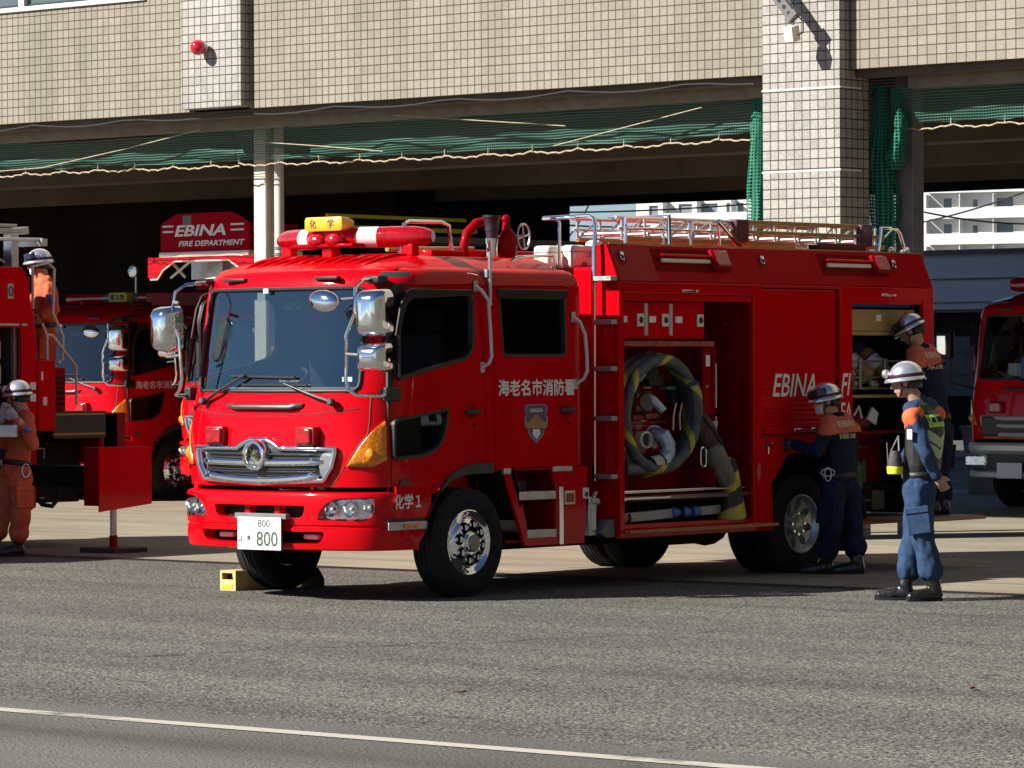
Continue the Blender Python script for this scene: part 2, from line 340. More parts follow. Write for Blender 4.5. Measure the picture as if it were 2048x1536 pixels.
ORG = {}
def smooth(me, ang=35):
    for p in me.polygons: p.use_smooth = True
    me.set_sharp_from_angle(angle=R(ang))
def obj(name, g, mat, parent=None, bevel=0, ang=35, label=None, solid=0):
    me = g.mesh(name) if isinstance(g, MB) else g
    if parent is not None:
        me.transform(Matrix.Translation(-ORG[parent.as_pointer()]))
    me.name = name
    if mat is not None: me.materials.clear(); me.materials.append(M[mat] if isinstance(mat, str) else mat)
    smooth(me, ang)
    o = bpy.data.objects.new(name, me); col.objects.link(o)
    if parent is not None: o.parent = parent; ORG[o.as_pointer()] = ORG[parent.as_pointer()]
    else: ORG[o.as_pointer()] = Vector((0,0,0))
    if solid: md = o.modifiers.new('solid', 'SOLIDIFY'); md.thickness = solid; md.offset = 0
    if bevel: md = o.modifiers.new('bevel', 'BEVEL'); md.width = bevel; md.segments = 2; md.limit_method = 'ANGLE'; md.angle_limit = R(40)
    if label: o['label'] = label
    return o
def tag(o, label, cat, group=None, kind=None):
    if label: o['label'] = label
    if cat: o['category'] = cat
    if group: o['group'] = group
    if kind: o['kind'] = kind
    return o
def thing(name, label, cat, org, group=None):
    o = bpy.data.objects.new(name, None); col.objects.link(o); o.location = org; o.empty_display_size = .1
    ORG[o.as_pointer()] = Vector(org)
    return tag(o, label, cat, group)
def struct(name, g, mat, **k):
    o = obj(name, g, mat, **k); o['kind'] = 'structure'; return o
def single(name, g, mat, label, cat, group=None, org=None, **k):
    """a thing that is one mesh; origin moved to its base"""
    o = obj(name, g, mat, **k); me = o.data
    xs = [v.co for v in me.vertices]
    c = Vector((sum(p.x for p in xs)/len(xs), sum(p.y for p in xs)/len(xs), min(p.z for p in xs)))
    me.transform(Matrix.Translation(-c)); o.location = c; ORG[o.as_pointer()] = c
    return tag(o, label, cat, group)
def copy_tree(o, parent=None):
    c = o.copy(); col.objects.link(c); ORG[c.as_pointer()] = ORG.get(o.as_pointer(), Vector((0,0,0)))
    if parent is not None: c.parent = parent
    for ch in list(o.children): copy_tree(ch, c)
    return c
def evalmesh(me, mods):
    o = bpy.data.objects.new('tmp', me); col.objects.link(o); extra = []
    for fn in mods: e = fn(o); extra += e or []
    dg = bpy.context.evaluated_depsgraph_get(); dg.update()
    r = bpy.data.meshes.new_from_object(o.evaluated_get(dg))
    for q in [o]+extra: bpy.data.objects.remove(q)
    return r
def boolean(a, b, op='DIFFERENCE'):
    a = a.mesh('a') if isinstance(a, MB) else a; b = b.mesh('b') if isinstance(b, MB) else b
    def fn(o):
        c = bpy.data.objects.new('cut', b); col.objects.link(c)
        md = o.modifiers.new('b', 'BOOLEAN'); md.operation = op; md.object = c; md.solver = 'EXACT'; return [c]
    return evalmesh(a, [fn])
def text(name, s, parent, mat, o, xd, ud, w, h, shear=0., bold=.0, depth=.002, label=None, thick=0.):
    cu = bpy.data.curves.new('t', 'FONT'); cu.body = s; cu.size = 1; cu.offset = bold; cu.shear = shear; cu.resolution_u = 3
    ob = bpy.data.objects.new('t', cu); col.objects.link(ob)
    dg = bpy.context.evaluated_depsgraph_get(); dg.update()
    me = bpy.data.meshes.new_from_object(ob.evaluated_get(dg)); bpy.data.objects.remove(ob)
    xs = [v.co.x for v in me.vertices]; ys = [v.co.y for v in me.vertices]
    x0, x1, y0, y1 = min(xs), max(xs), min(ys), max(ys)
    xd, ud, o = Vector(xd).normalized(), Vector(ud).normalized(), Vector(o); nd = xd.cross(ud)
    for v in me.vertices:
        v.co = o+xd*((v.co.x-x0)/(x1-x0)*w)+ud*((v.co.y-y0)/(y1-y0)*h)+nd*depth
    if thick:                       # heavier strokes: shifted copies, each a hair above the last
        g = MB(); base = [v.co.copy() for v in me.vertices]; fs_ = [tuple(p.vertices) for p in me.polygons]
        for i, (a, b) in enumerate(((0,0),(1,0),(-1,0),(0,1),(0,-1))): g.add([c+xd*a*thick+ud*b*thick+nd*.0003*i for c in base], fs_)
        me = g.mesh(name)
    return obj(name, me, mat, parent, label=label)
def side_at(px, py, X):
    d = _f+CR*(px-1024)/CF+CU*(768-py)/CF; return CP+d*((X-CP.x)/d.x)
XS, ZU, FX = (0,1,0), (0,0,1), (1,0,0)      # lettering directions on the truck's side and front
def at(px, py, d):
    """point seen at photo pixel (px, py) at depth d"""
    return CP+d*(_f+CR*(px-1024)/CF+CU*(768-py)/CF)
def arc(c, r, a0, a1, n, ax='x'):
    q = [(r*math.cos(R(a0+(a1-a0)*i/n)), r*math.sin(R(a0+(a1-a0)*i/n))) for i in range(n+1)]
    return [MB._p(ax, c[0]+u, c[1]+v, c[2]) for u, v in q]
def rrect(u0, u1, v0, v1, r=.03, n=3):
    P = []
    for cu, cv, a in ((u1-r, v0+r, -90), (u1-r, v1-r, 0), (u0+r, v1-r, 90), (u0+r, v0+r, 180)):
        P += [(cu+r*math.cos(R(a+90*i/n)), cv+r*math.sin(R(a+90*i/n))) for i in range(n+1)]
    return P
def rpoly(P, r, n=3):
    out = []
    for i in range(len(P)):
        p, a, b = Vector(P[i]), Vector(P[i-1]), Vector(P[(i+1) % len(P)])
        da, db = (a-p), (b-p); rr = min(r, da.length*.45, db.length*.45); A, B = p+da.normalized()*rr, p+db.normalized()*rr
        for k in range(n+1):
            t = k/n; q = A*(1-t)**2+p*2*t*(1-t)+B*t*t; out.append((q.x, q.y))
    return out
# ================================================================== SETTING
struct('ground', MB().grid([[(-9000,-3000,0),(4000,-3000,0)],[(-9000,9000,0),(4000,9000,0)]]), 'asphalt')
struct('concrete_apron', MB().grid([[(-60,5.86,.004),(60,5.86,.004)],[(-60,26,.004),(60,26,.004)]]), 'apron')
g = MB(); xs = [-14+.5*i for i in range(60)]
g.grid([[(x, -5.51+.012*noise.noise((x*2,0,0)), .004) for x in xs], [(x, -5.375+.02*noise.noise((x*3,5,0)), .004) for x in xs]])
struct('road_marking', g, 'line')
# drain channel cover between asphalt and concrete
g = MB(); g.box(-20,14,5.60,5.625,-.02,.004).box(-20,14,5.835,5.858,-.02,.004).box(-20,14,5.625,5.835,-.02,.001)
x = -19.9
while x < 13.9: g.box(x,x+.022,5.625,5.835,.001,.0045); x += .06
o = obj('drain_grate', g, pm('grate_iron', (.05,.045,.04), .6, .3, var=.3)); tag(o, 'long steel drain grating between dark asphalt and pale concrete', 'drain')
g = MB()
rng = random.Random(5)
for i, (x, y, a) in enumerate(((6.62,-3.35,.4),(8.6,-1.55,1.9))):
    g = MB(); q = []
    for k in range(7):
        t = k/6-.5; q.append((t*.075, .016*(1-4*t*t)+.002, .008+.014*abs(t)))
    rows = [[Vector((u*math.cos(a)-s*w*math.sin(a), u*math.sin(a)+s*w*math.cos(a), z+.008*abs(s)))+Vector((x,y,0)) for s in (-1,0,1)] for u, w, z in q]
    single('fallen_leaf', g.grid(rows), pm('dry_leaf', (.16,.075,.04), .8, var=.3, vscale=40), ('dry brown leaf on the asphalt left of centre foreground', 'small dry leaf on the asphalt before the standing firefighter')[i], 'leaf', 'dry leaves on the asphalt', solid=.002)
# ------------------------------------------------------------------ fire station
YF = 12.5
st = thing('fire_station', 'beige tiled fire station with open vehicle bays', 'building', (-6, YF, 0))
win = (-16.6, -11.9, 5.89, 7.3)
def part(name, g, mat, **k): return obj(name, g, mat, st, **k)
part('facade_wall', MB().plate([(-34,4.59),(-11.22,4.59),(-11.22,17.2),(-34,17.2)], [[(win[0],win[2]),(win[1],win[2]),(win[1],win[3]),(win[0],win[3])], [(-22.3,5.89),(-17.6,5.89),(-17.6,7.3),(-22.3,7.3)]], 'y', YF, YF+.3), 'tile')
part('facade_wall', MB().box(-10.28,-3.09,YF,YF+.3,4.59,17.2), 'tile')
part('facade_wall', MB().box(-2.15,22,YF,YF+.3,4.59,17.2), 'tiler')
part('pilaster', MB().box(-11.22,-10.28,YF-.13,YF+.3,4.612,17.15), 'tilew', bevel=.006)
g = MB().box(-3.09,-2.15,YF-.15,YF+.34,0,17.15)
pl = part('pillar', g, 'tilew', bevel=.006)
g = MB()
for z in (3.60, 4.405, 2.79): obj('seam', MB().box(-3.094,-2.146,YF-.154,YF+.2,z,z+.016), 'white', pl)
# edge of fascia: brown steel angle + cable
part('fascia_edge', MB().box(-34,-3.10,YF+.10,YF+.32,4.515,4.588).box(-2.14,22,YF+.10,YF+.32,4.515,4.588), pm('brown_edge', (.10,.075,.055), .7, var=.2))
part('fascia_channel', MB().box(-34,-3.1,YF+.36,YF+.50,4.40,4.52).box(-1.7,22,YF+.36,YF+.50,4.40,4.52), pm('olive_channel', (.22,.20,.15), .6, var=.2))
# ceiling deck, beams, rear wall
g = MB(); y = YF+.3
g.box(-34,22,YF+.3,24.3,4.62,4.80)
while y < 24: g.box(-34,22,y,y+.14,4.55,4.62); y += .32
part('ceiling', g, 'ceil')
for yb, z0 in ((15.5,4.045),(18.6,4.0),(21.4,3.98)):
    g = MB().box(-34,22,yb,yb+.45,z0,4.55); x = -33
    part('beam', g, 'conc')
M['tie'] = pm('tie_hole', (.03,.022,.016), .9)
for i in range(17, 26):
    x = -33.2+i*1.15
    part('form_tie_hole', MB().cyl((x,15.499,4.17),(x,15.485,4.17),.016,n=10), 'tie')
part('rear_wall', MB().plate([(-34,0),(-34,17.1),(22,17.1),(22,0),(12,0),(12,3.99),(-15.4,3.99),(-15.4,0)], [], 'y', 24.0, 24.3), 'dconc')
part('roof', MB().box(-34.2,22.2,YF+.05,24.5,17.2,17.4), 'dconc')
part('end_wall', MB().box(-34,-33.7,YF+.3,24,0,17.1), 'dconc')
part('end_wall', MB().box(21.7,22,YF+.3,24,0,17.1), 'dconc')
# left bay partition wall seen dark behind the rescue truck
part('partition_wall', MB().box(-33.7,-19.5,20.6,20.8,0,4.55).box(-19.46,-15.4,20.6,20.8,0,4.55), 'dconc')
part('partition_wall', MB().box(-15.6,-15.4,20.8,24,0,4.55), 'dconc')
# slim steel post and downpipe of the middle bay
c = MB().box(-10.99,-10.81,13.3,13.33,0,4.55).box(-10.915,-10.885,13.33,13.47,0,4.55).box(-10.99,-10.81,13.47,13.5,0,4.55)
cp = part('column', c, 'steel', bevel=.004)
g = MB().tube([(-10.66,13.37,0),(-10.66,13.37,4.55)], .055, 16)
dp = part('downpipe', g, 'steel')
g = MB()
for z in (.6, 1.8, 2.98, 3.05, 4.2): obj('pipe_clamp', MB().tube([(-10.66,13.37,z),(-10.66,13.37,z+.03)], .064, 16), 'dsteel', dp)
part('post', MB().box(-2.02,-1.82,13.1,13.3,0,4.55), 'dsteel', bevel=.005)
# upper window
for x0, x1 in ((win[0], win[1]), (-22.3,-17.6)):
    f = MB(); a, b, z0, z1 = x0, x1, win[2], win[3]
    f.box(a,b,YF-.03,YF+.1,z0,z0+.055).box(a,b,YF-.03,YF+.1,z1-.05,z1).box(a,a+.05,YF-.03,YF+.1,z0+.055,z1-.05).box(b-.05,b,YF-.03,YF+.1,z0+.055,z1-.05)
    mxx = -13.955 if x0 == win[0] else (a+b)/2
    f.box(mxx-.05,mxx+.05,YF-.03,YF+.1,z0+.055,z1-.05)
    w = part('window', f, 'frame', bevel=.004)
    obj('pane', MB().box(a+.05,mxx-.05,YF+.04,YF+.05,z0+.055,z1-.05).box(mxx+.05,b-.05,YF+.04,YF+.05,z0+.055,z1-.05), pm('upper_pane', (.09,.12,.125), .06, spec=.8), w)
    obj('pane_gasket', MB().box(a+.05,b-.05,YF+.02,YF+.06,z0+.055,z0+.085), 'blk', w)
# cable sagging below the fascia edge
g = MB(); P = []
for i in range(90):
    x = -30+i*.3; P.append((x, YF+.0, 4.555-.05*math.sin(math.pi*((x+30) % 1.62)/1.62)))
g.tube([p for p in P if p[0] < -3.15], .009, 6)
part('fascia_cable', g, 'cable')

# red globe lamp
lp = thing('red_globe_lamp', 'red glass globe lamp on the pale tiled pilaster', 'lamp', (-10.83, YF-.13, 5.25))
obj('wall_base', MB().lathe([(.05,0),(.05,.03),(.036,.05),(.036,.075)], (-10.83, YF-.13, 5.28), (0,-1,0)), 'alu', lp)
obj('globe', MB().ell((-10.83, YF-.245, 5.28), .089, n=32), pm('red_globe', (.55,.004,.02), .12, coat=1), lp)
# bracket arm with floodlight, top of pillar
bk = thing('floodlight_bracket', 'grey perforated steel arm with small white floodlight on the tall pillar', 'bracket', (-2.55, YF-.15, 5.2))
A, B = Vector((-2.95, YF-.46, 5.62)), Vector((-2.52, YF-.41, 5.10)); d = (B-A).normalized(); sd = d.cross(Vector((0,0,1))).normalized(); up = sd.cross(d)
sd = Vector((0,-1,0)); sd = (sd-d*sd.dot(d)).normalized(); up = sd.cross(d)
obj('arm', MB().obox((A+B)/2, d, sd, up, (B-A).length/2, .03, .055), 'dsteel', bk, bevel=.005)
g = MB()
for i in range(8):
    q = A+(B-A)*(.06+.125*i); g.cyl(q+sd*.031, q+sd*.0335, .021, n=12)
obj('arm_hole', g, 'blk', bk)
obj('mount_tube', MB().cyl(tuple(A), (-2.95, YF-.15, 5.80), .03).box(-3.02,-2.88,YF-.17,YF-.15,5.70,5.90), 'dsteel', bk)
obj('end_plate', MB().obox(B, d, sd, up, .03, .05, .075), 'dsteel', bk, bevel=.004)
fl = obj('floodlight', MB().obox(B+Vector((.0,-.02,-.17)), (1,0,0), (0,1,.25), (0,-.25,1), .055, .06, .075), 'cream', bk, bevel=.01)
obj('lamp_neck', MB().cyl(tuple(B), tuple(B+Vector((0,-.01,-.12))), .018), 'dsteel', bk)
obj('cord', MB().tube([(-2.50,YF-.42,5.14),(-2.42,YF-.38,5.05),(-2.42,YF-.38,4.94),(-2.49,YF-.42,4.90)], .007, 6), 'cable', bk)

# ------------------------------------------------------------------ nets
def set_uv(o, fn):
    me = o.data; uv = me.uv_layers.new(name='uv')
    for lo in me.loops: uv.data[lo.index].uv = fn(me.vertices[lo.vertex_index].co)
def net(x0, x1, ztop, zbot, label, seed, top_y=YF+.42):
    t = thing('safety_net', label, 'net', ((x0+x1)/2, top_y, 4.0), 'green nets tied up under the facade')
    n = int((x1-x0)/.16); rows = []
    for j in range(9):
        row = []
        for i in range(n+1):
            x = x0+(x1-x0)*i/n; ph = (x-x0)/.62
            sag = .035*abs(math.sin(math.pi*ph)) if j == 8 else 0
            zz = ztop(x)+(zbot(x)-ztop(x))*j/8+.014*noise.noise((x*1.1, j*.6, seed))*min(1,j)
            row.append((x, top_y+.05*noise.noise((x*1.7, j*.45, seed+9))+.015*j, zz+sag*.4))
        rows.append(row)
    o = obj('mesh_panel', MB().grid(rows), 'net', t)
    set_uv(o, lambda c: (c.x+c.y*.5, c.z))
    g = MB(); P = []
    k = int((x1-x0)/.05)
    for i in range(k+1):
        x = x0+(x1-x0)*i/k; s = abs(math.sin(math.pi*(x-x0)/.62))
        P.append((x, top_y+.13+.01*math.sin(i*1.9), zbot(x)-.022-.03*s+.007*math.cos(i*1.9)))
    g.tube(P, .009, 6)
    x = x0
    while x < x1: g.tube([(x,top_y+.13,zbot(x)-.03),(x+.01,top_y+.12,zbot(x)+.045)], .008, 5); x += .62
    obj('border_rope', g, 'rope', t)
    g = MB()
    a = x0+(x1-x0)*.02
    return t
t1 = net(-17, -10.98, lambda x: 4.41+.035*math.sin(x*.6), lambda x: 4.05-.012*math.sin(x), 'green safety net over the left bay left of the slim column', 1)
t2 = net(-10.98, -3.62, lambda x: 4.43-.02*math.sin(x*.5), lambda x: 4.02+.04*((x+7.3)/3.7)**2*.9-.01, 'long green safety net between slim column and tiled pillar', 2)
t3 = net(-1.95, 6, lambda x: 4.42, lambda x: 4.06, 'green safety net over the bay right of the tiled pillar', 3)
def cord(t, pts): obj('tie_cord', MB().tube(pts, .0055, 6), 'rope', t)
cord(t1, [(-16,12.86,4.04),(-14,12.84,4.08),(-12.6,12.82,4.24),(-11.35,12.8,4.41)])
cord(t2, [(-10.5,12.86,4.24),(-9.6,12.85,4.16),(-8.6,12.85,4.06)])
cord(t2, [(-8.4,12.8,4.44),(-7.2,12.8,4.33),(-6,12.82,4.22)])
cord(t2, [(-6.2,12.86,4.02),(-5.3,12.84,4.16),(-4.2,12.82,4.33)])
def bundle(x, y, z0, z1, prof, label, flat=.8):
    g = MB(); P = []; rs = []; n = 26
    for i in range(n+1):
        t = i/n; P.append((x+.03*math.sin(t*7+x), y+.02*math.cos(t*5), z1+(z0-z1)*t)); rs.append(prof(t)*(1+.15*noise.noise((t*9, x, 3))))
    g.tube(P, rs, 22, side=(1,0,0), ratio=1)
    for i, p in enumerate(g.v):
        v = Vector(p); k = noise.noise((v.x*26, v.y*26, v.z*1.4)); c = Vector((x, y, v.z)); v = c+(v-c)*(1+.28*k); g.v[i] = tuple(v)
    o = single('gathered_net', g, 'netb', label, 'net', 'gathered side nets')
    set_uv(o, lambda c: (math.atan2(c.y, c.x)*.09, c.z))
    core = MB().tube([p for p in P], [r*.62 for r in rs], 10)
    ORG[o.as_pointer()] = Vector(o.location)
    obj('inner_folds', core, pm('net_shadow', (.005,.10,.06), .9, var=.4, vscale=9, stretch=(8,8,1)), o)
    return o
bundle(-3.58, 12.98, .6, 4.42, lambda t: .10+.035*math.sin(t*3.1), 'gathered green net hanging against the left side of the tiled pillar')
bundle(-2.10, 13.0, 1.4, 4.45, lambda t: .085+.055*math.exp(-((t-.33)/.2)**2) if t < .5 else .065+.05*math.exp(-((t-.5)/.06)**2), 'bulging gathered green net tied right of the tiled pillar')
bundle(-1.86, 12.92, 3.62, 4.40, lambda t: .055+.05*t if t < .5 else .08+.012*math.sin(t*9), 'short bunched light green net end right of pillar')

# ------------------------------------------------------------------ far apartments
def apartment(name, label, org, w, nfl, balconies, zt, depth=12, wins=()):
    """front faces the camera; local x to the right, y away"""
    t = thing(name, label, 'building', (0,0,0))
    fh = 2.95
    holes = []
    z0 = zt-nfl*fh
    for k in range(nfl):
        for (a, b, za, zb) in wins: holes.append([(a, z0+k*fh+za),(b, z0+k*fh+za),(b, z0+k*fh+zb),(a, z0+k*fh+zb)])
    obj('wall', MB().plate([(0,0),(w,0),(w,zt),(0,zt)], holes, 'y', 0, .35).box(0,w,.36,depth,0,zt-.1).box(-.2,w+.2,-.15,depth,zt,zt+.5), 'apt', t)
    if 'far_pane' not in M: M['far_pane'] = pm('far_pane', (.20,.22,.25), .4, spec=.5)
    for h in holes: obj('window', MB().box(h[0][0]+.02,h[1][0]-.02,.22,.26,h[0][1]+.02,h[2][1]-.02), 'far_pane', t)
    for k in range(nfl):
        for a, b in balconies:
            z = z0+k*fh
            s = obj('balcony', MB().box(a,b,-1.5,-.001,z-.2,z-.02).box(a,b,-1.5,-1.38,z-.02,z+1.05).box(a,a+.1,-1.38,-.001,z-.02,z+1.05).box(b-.1,b,-1.38,-.001,z-.02,z+1.05), 'aptg', t)
            st_ = MB()
            for i in range(int((b-a)/4)+1): x = min(b-.15, a+i*4); st_.box(x,x+.09,-1.36,-.002,z+1.06,z+2.6)
            obj('balcony_divider', st_, 'aptg', s)
    t.rotation_euler = (0,0,CYAW*.4); t.location = org
    return t
p0 = at(1800, 739, 450); wn = [(1.6,2.5,.9,2.2),(5.3,6.3,.3,2.2),(8.8,9.4,.1,2.0),(11.6,13.6,.3,2.1),(21.8,23.2,.9,2.2)]
apartment('apartment_block', 'white apartment block with grey balconies right of the tiled pillar', (p0.x, p0.y, 0), 34, 8, [(3.6,19.2)], 24.6, wins=wn)
p0 = at(1274, 739, 430)
apartment('apartment_block', 'cream apartment block seen through the middle bay with one long balcony', (p0.x, p0.y, 0), 26, 7, [(3.6,19.5)], 20.4, wins=[(1.5,2.6,.6,2.0),(5.0,6.6,.2,2.1),(7.6,9.6,.2,2.1),(10.6,12.6,.2,2.1)])
# wires crossing the gaps
def wire(pts, label):
    P = [Vector(p) for p in pts]; Q = []
    for i in range(25):
        t = i/24; q = P[0].lerp(P[1], t); q.z -= pts[2]*4*t*(1-t) if len(pts) > 2 else 0; Q.append(q)
    single('overhead_cable', MB().tube(Q, .02, 5), 'cable', label, 'cable', 'overhead cables behind the station')
def wire2(a, b, da, db, sag, label):
    A, B = at(*a, da), at(*b, db); Q = []
    for i in range(25):
        t = i/24; q = A.lerp(B, t); q.z -= sag*4*t*(1-t); Q.append(q)
    single('overhead_cable', MB().tube(Q, .022, 5), 'cable', label, 'cable', 'overhead cables behind the station')
wire2((1790,410),(2080,448), 90, 92, .12, 'upper thin cable crossing the white apartment block')
wire2((1790,455),(2080,372), 94, 90, .10, 'cable rising across the white apartment block')
wire2((1100,425),(1500,408), 90, 95, .05, 'thin cable across the blue sky in the middle bay')
wire2((1100,447),(1300,452), 90, 95, .05, 'lower thin cable across the blue sky in the middle bay')
wire2((1120,492),(1180,405), 90, 90, .1, 'slanting dark cable at the left edge of the rear opening')
# added unseen bank right of the yard: blocks skylight, gives the truck's side reflections
rows = []
for j in range(12):
    rows.append([(27+j*1.3+1.2*noise.noise((i*.3,j,0)), -46+i*4, max(-.3, min(1, j/7)*26+2.5*noise.noise((i*.25, j*.5, 4))*min(1, j/3))) for i in range(52)])
struct('sky_blocker_bank', MB().grid(rows), pm('sky_blocker_surface', (.085,.08,.06), .95, var=.7, vscale=.4, bump=1, bscale=2))
# ================================================================== MAIN FIRE TRUCK
ft = thing('fire_engine', 'big red chemical fire engine parked nose out with open lockers, centre of the forecourt', 'fire engine', (0, 2.0, 0))
def fp(name, g, mat, parent=None, **k): return obj(name, g, mat, parent or ft, **k)
# plan curve of the cab front: half width -> setback
PC = [(0,0),(.2,.005),(.4,.022),(.55,.045),(.68,.075),(.78,.112),(.86,.155),(.92,.205),(.97,.27),(1.0,.335),(1.02,.41),(1.03,.50)]
def F(x):
    x = abs(x)
    for (a, b), (c, d) in zip(PC, PC[1:]):
        if x <= c: return b+(d-b)*(x-a)/(c-a)
    return PC[-1][1]
SH = [(.3,.02),(.6,.0),(.84,.01),(.95,.0),(1.1,.0),(1.25,.012),(1.4,.037),(1.5,.062),(1.7,.097),(2.0,.148),(2.31,.202),(2.345,.215)]
def shift(z):
    if z <= SH[0][0]: return SH[0][1]
    for (a, b), (c, d) in zip(SH, SH[1:]):
        if z <= c: return b+(d-b)*(z-a)/(c-a)
    return SH[-1][1]
Y0 = 2.01
def fs(x, z, off=0.): return Y0+shift(z)+F(x)-off
# arc-length parameter of plan curve
def plan_pts(n, x0, x1):
    fine = [x0+(x1-x0)*i/200 for i in range(201)]; L = [0]
    for a, b in zip(fine, fine[1:]): L.append(L[-1]+math.hypot(b-a, F(b)-F(a)))
    out = []; k = 0
    for i in range(n+1):
        t = L[-1]*i/n
        while k < 199 and L[k+1] < t: k += 1
        u = (t-L[k])/max(1e-9, L[k+1]-L[k]); out.append(fine[k]+(fine[k+1]-fine[k])*u)
    return out
def surf(x0f, x1f, z0, z1, nu=14, nv=10, off=.006):
    """patch of the cab front between two edges given as functions of z"""
    rows = []
    for j in range(nv+1):
        z = z0+(z1-z0)*j/nv; xs = plan_pts(nu, x0f(z), x1f(z))
        rows.append([(x, fs(x, z, off), z) for x in xs])
    return MB().grid(rows)
def surfpoly(poly, off=.006, sub=.06):
    """thin patch over a convex-ish polygon (x,z), scanned in z"""
    z0, z1 = min(p[1] for p in poly), max(p[1] for p in poly); n = max(3, int((z1-z0)/sub)+2); rows = []
    for j in range(n+1):
        z = z0+(z1-z0)*(j/n*.998+.001); X = []
        for (xa, za), (xb, zb) in zip(poly, poly[1:]+poly[:1]):
            if (za-z)*(zb-z) <= 0 and za != zb: X.append(xa+(xb-xa)*(z-za)/(zb-za))
        xs = plan_pts(12, min(X), max(X)); rows.append([(x, fs(x, z, off), z) for x in xs])
    return MB().grid(rows)
FXS = [p[0] for p in PC][::-1]; LX = [-x for x in FXS]+FXS[::-1][1:]
def cabloop(z, ins, extra, hw=1.03, yr=4.52, sh=None):
    s = shift(z) if sh is None else sh; k = (hw-ins)/1.03; L = []
    for x in LX: L.append((x*k, Y0+s+F(x)+extra, z))
    yb = yr-ins*.8
    for y in (2.9, 3.3, 3.8, 4.2, yb-.12): L.append((hw-ins, y, z))
    for a in (20, 45, 70): L.append((hw-ins-.08+.08*math.cos(R(a)), yb-.08+.08*math.sin(R(a)), z))
    L += [(hw-ins-.1, yb, z), (.4, yb, z), (-.4, yb, z), (-(hw-ins-.1), yb, z)]
    for a in (110, 135, 160): L.append((-(hw-ins-.08)+.08*math.cos(R(a)), yb-.08+.08*math.sin(R(a)), z))
    for y in (yb-.12, 4.2, 3.8, 3.3, 2.9): L.append((-(hw-ins), y, z))
    return L
outer = [cabloop(z, 0, 0) for z in (.835,.95,1.1,1.25,1.4,1.5,1.7,2.0,2.2)]+[cabloop(2.31,.004,0), cabloop(2.36,.014,0,sh=.225), cabloop(2.40,.032,0,sh=.255),
         cabloop(2.425,.06,0,sh=.30), cabloop(2.44,.10,.0,sh=.36), cabloop(2.447,.16,0,sh=.43)]
inner = [cabloop(z, .05, .05) for z in (.9,1.1,1.5,2.0,2.31)]+[cabloop(2.37,.12,.08,sh=.28)]
shell = boolean(MB().loft(outer), MB().loft(inner))
AW = [(2.60,.2),(2.60,.42),(2.672,.50),(2.69,.60),(2.75,.70),(2.84,.80),(2.93,.865),(3.05,.905),(3.42,.92),(3.60,.946),(4.60,.946),(4.60,.2)]
cut = MB().prism(AW, 'x', -1.2, 1.2)
shell = boolean(shell, cut)
WS = rpoly([(-.815,1.535),(.815,1.535),(.79,2.285),(-.79,2.285)], .07)
shell = boolean(shell, MB().prism(WS, 'y', 1.5, 2.72))
W1 = rpoly([(2.40,1.615),(3.155,1.765),(3.225,1.85),(3.225,2.20),(3.19,2.245),(2.53,2.245),(2.44,2.19),(2.40,2.06)], .035)
W2 = rpoly([(3.51,2.25),(4.285,2.25),(4.305,1.785),(3.56,1.785)], .05)
W3 = rpoly([(2.345,1.32),(2.95,1.40),(2.90,1.20),(2.83,1.11),(2.70,1.055),(2.345,1.035)], .04)
for w in (W1, W2, W3):
    shell = boolean(shell, MB().prism(w, 'x', -1.2, 1.2))
D1 = rpoly([(2.345,.985),(2.335,2.20),(2.40,2.30),(3.22,2.318),(3.285,2.27),(3.35,1.75),(3.355,1.0),(3.43,1.0),(3.43,.955),(3.05,.94),(2.80,.84),(2.70,.66),(2.345,.66)][::-1], .02)
D1 = [(2.345,.80),(2.345,2.19),(2.40,2.295),(3.22,2.315),(3.285,2.27),(3.35,1.75),(3.36,1.06),(3.40,1.03),(3.40,.975),(3.20,.972),(3.02,.94),(2.88,.85),(2.83,.80)]
D2 = rpoly([(3.435,2.30),(4.32,2.315),(4.43,1.45),(4.43,1.0),(4.43,.90),(3.47,.90),(3.455,1.6)], .04)
def inflate(P, d):
    n = len(P); A = sum(P[i][0]*P[(i+1) % n][1]-P[(i+1) % n][0]*P[i][1] for i in range(n)); s = 1 if A > 0 else -1; out = []
    for i in range(n):
        a, b, c = Vector(P[i-1]), Vector(P[i]), Vector(P[(i+1) % n]); e1, e2 = (b-a).normalized(), (c-b).normalized()
        nn = Vector((e1.y+e2.y, -e1.x-e2.x))*s
        nn = nn.normalized() if nn.length > 1e-6 else Vector((0,0)); out.append((b.x+nn.x*d, b.y+nn.y*d))
    return out
doors = []
base = shell
for D in (D1, D2):
    for x0, x1 in ((.9,1.2), (-1.2,-.9)):
        doors.append((D, x0, boolean(base.copy(), MB().prism(inflate(D,-.0035), 'x', x0, x1), 'INTERSECT')))
        shell = boolean(shell, MB().prism(inflate(D,.0035), 'x', x0, x1))
def line_inside(me):
    me.materials.clear(); me.materials.append(M['red']); me.materials.append(M['lining'])
    for p in me.polygons:
        c = p.center
        if abs(c.x) < .984 and c.y > fs(min(abs(c.x), .98), c.z)+.035 and c.z < 2.385 and c.y < 4.49 and c.z > .87: p.material_index = 1
M['lining'] = pm('cab_lining_dark', (.03,.03,.033), .85)
line_inside(shell); cab = fp('cab', shell, None, ang=32)
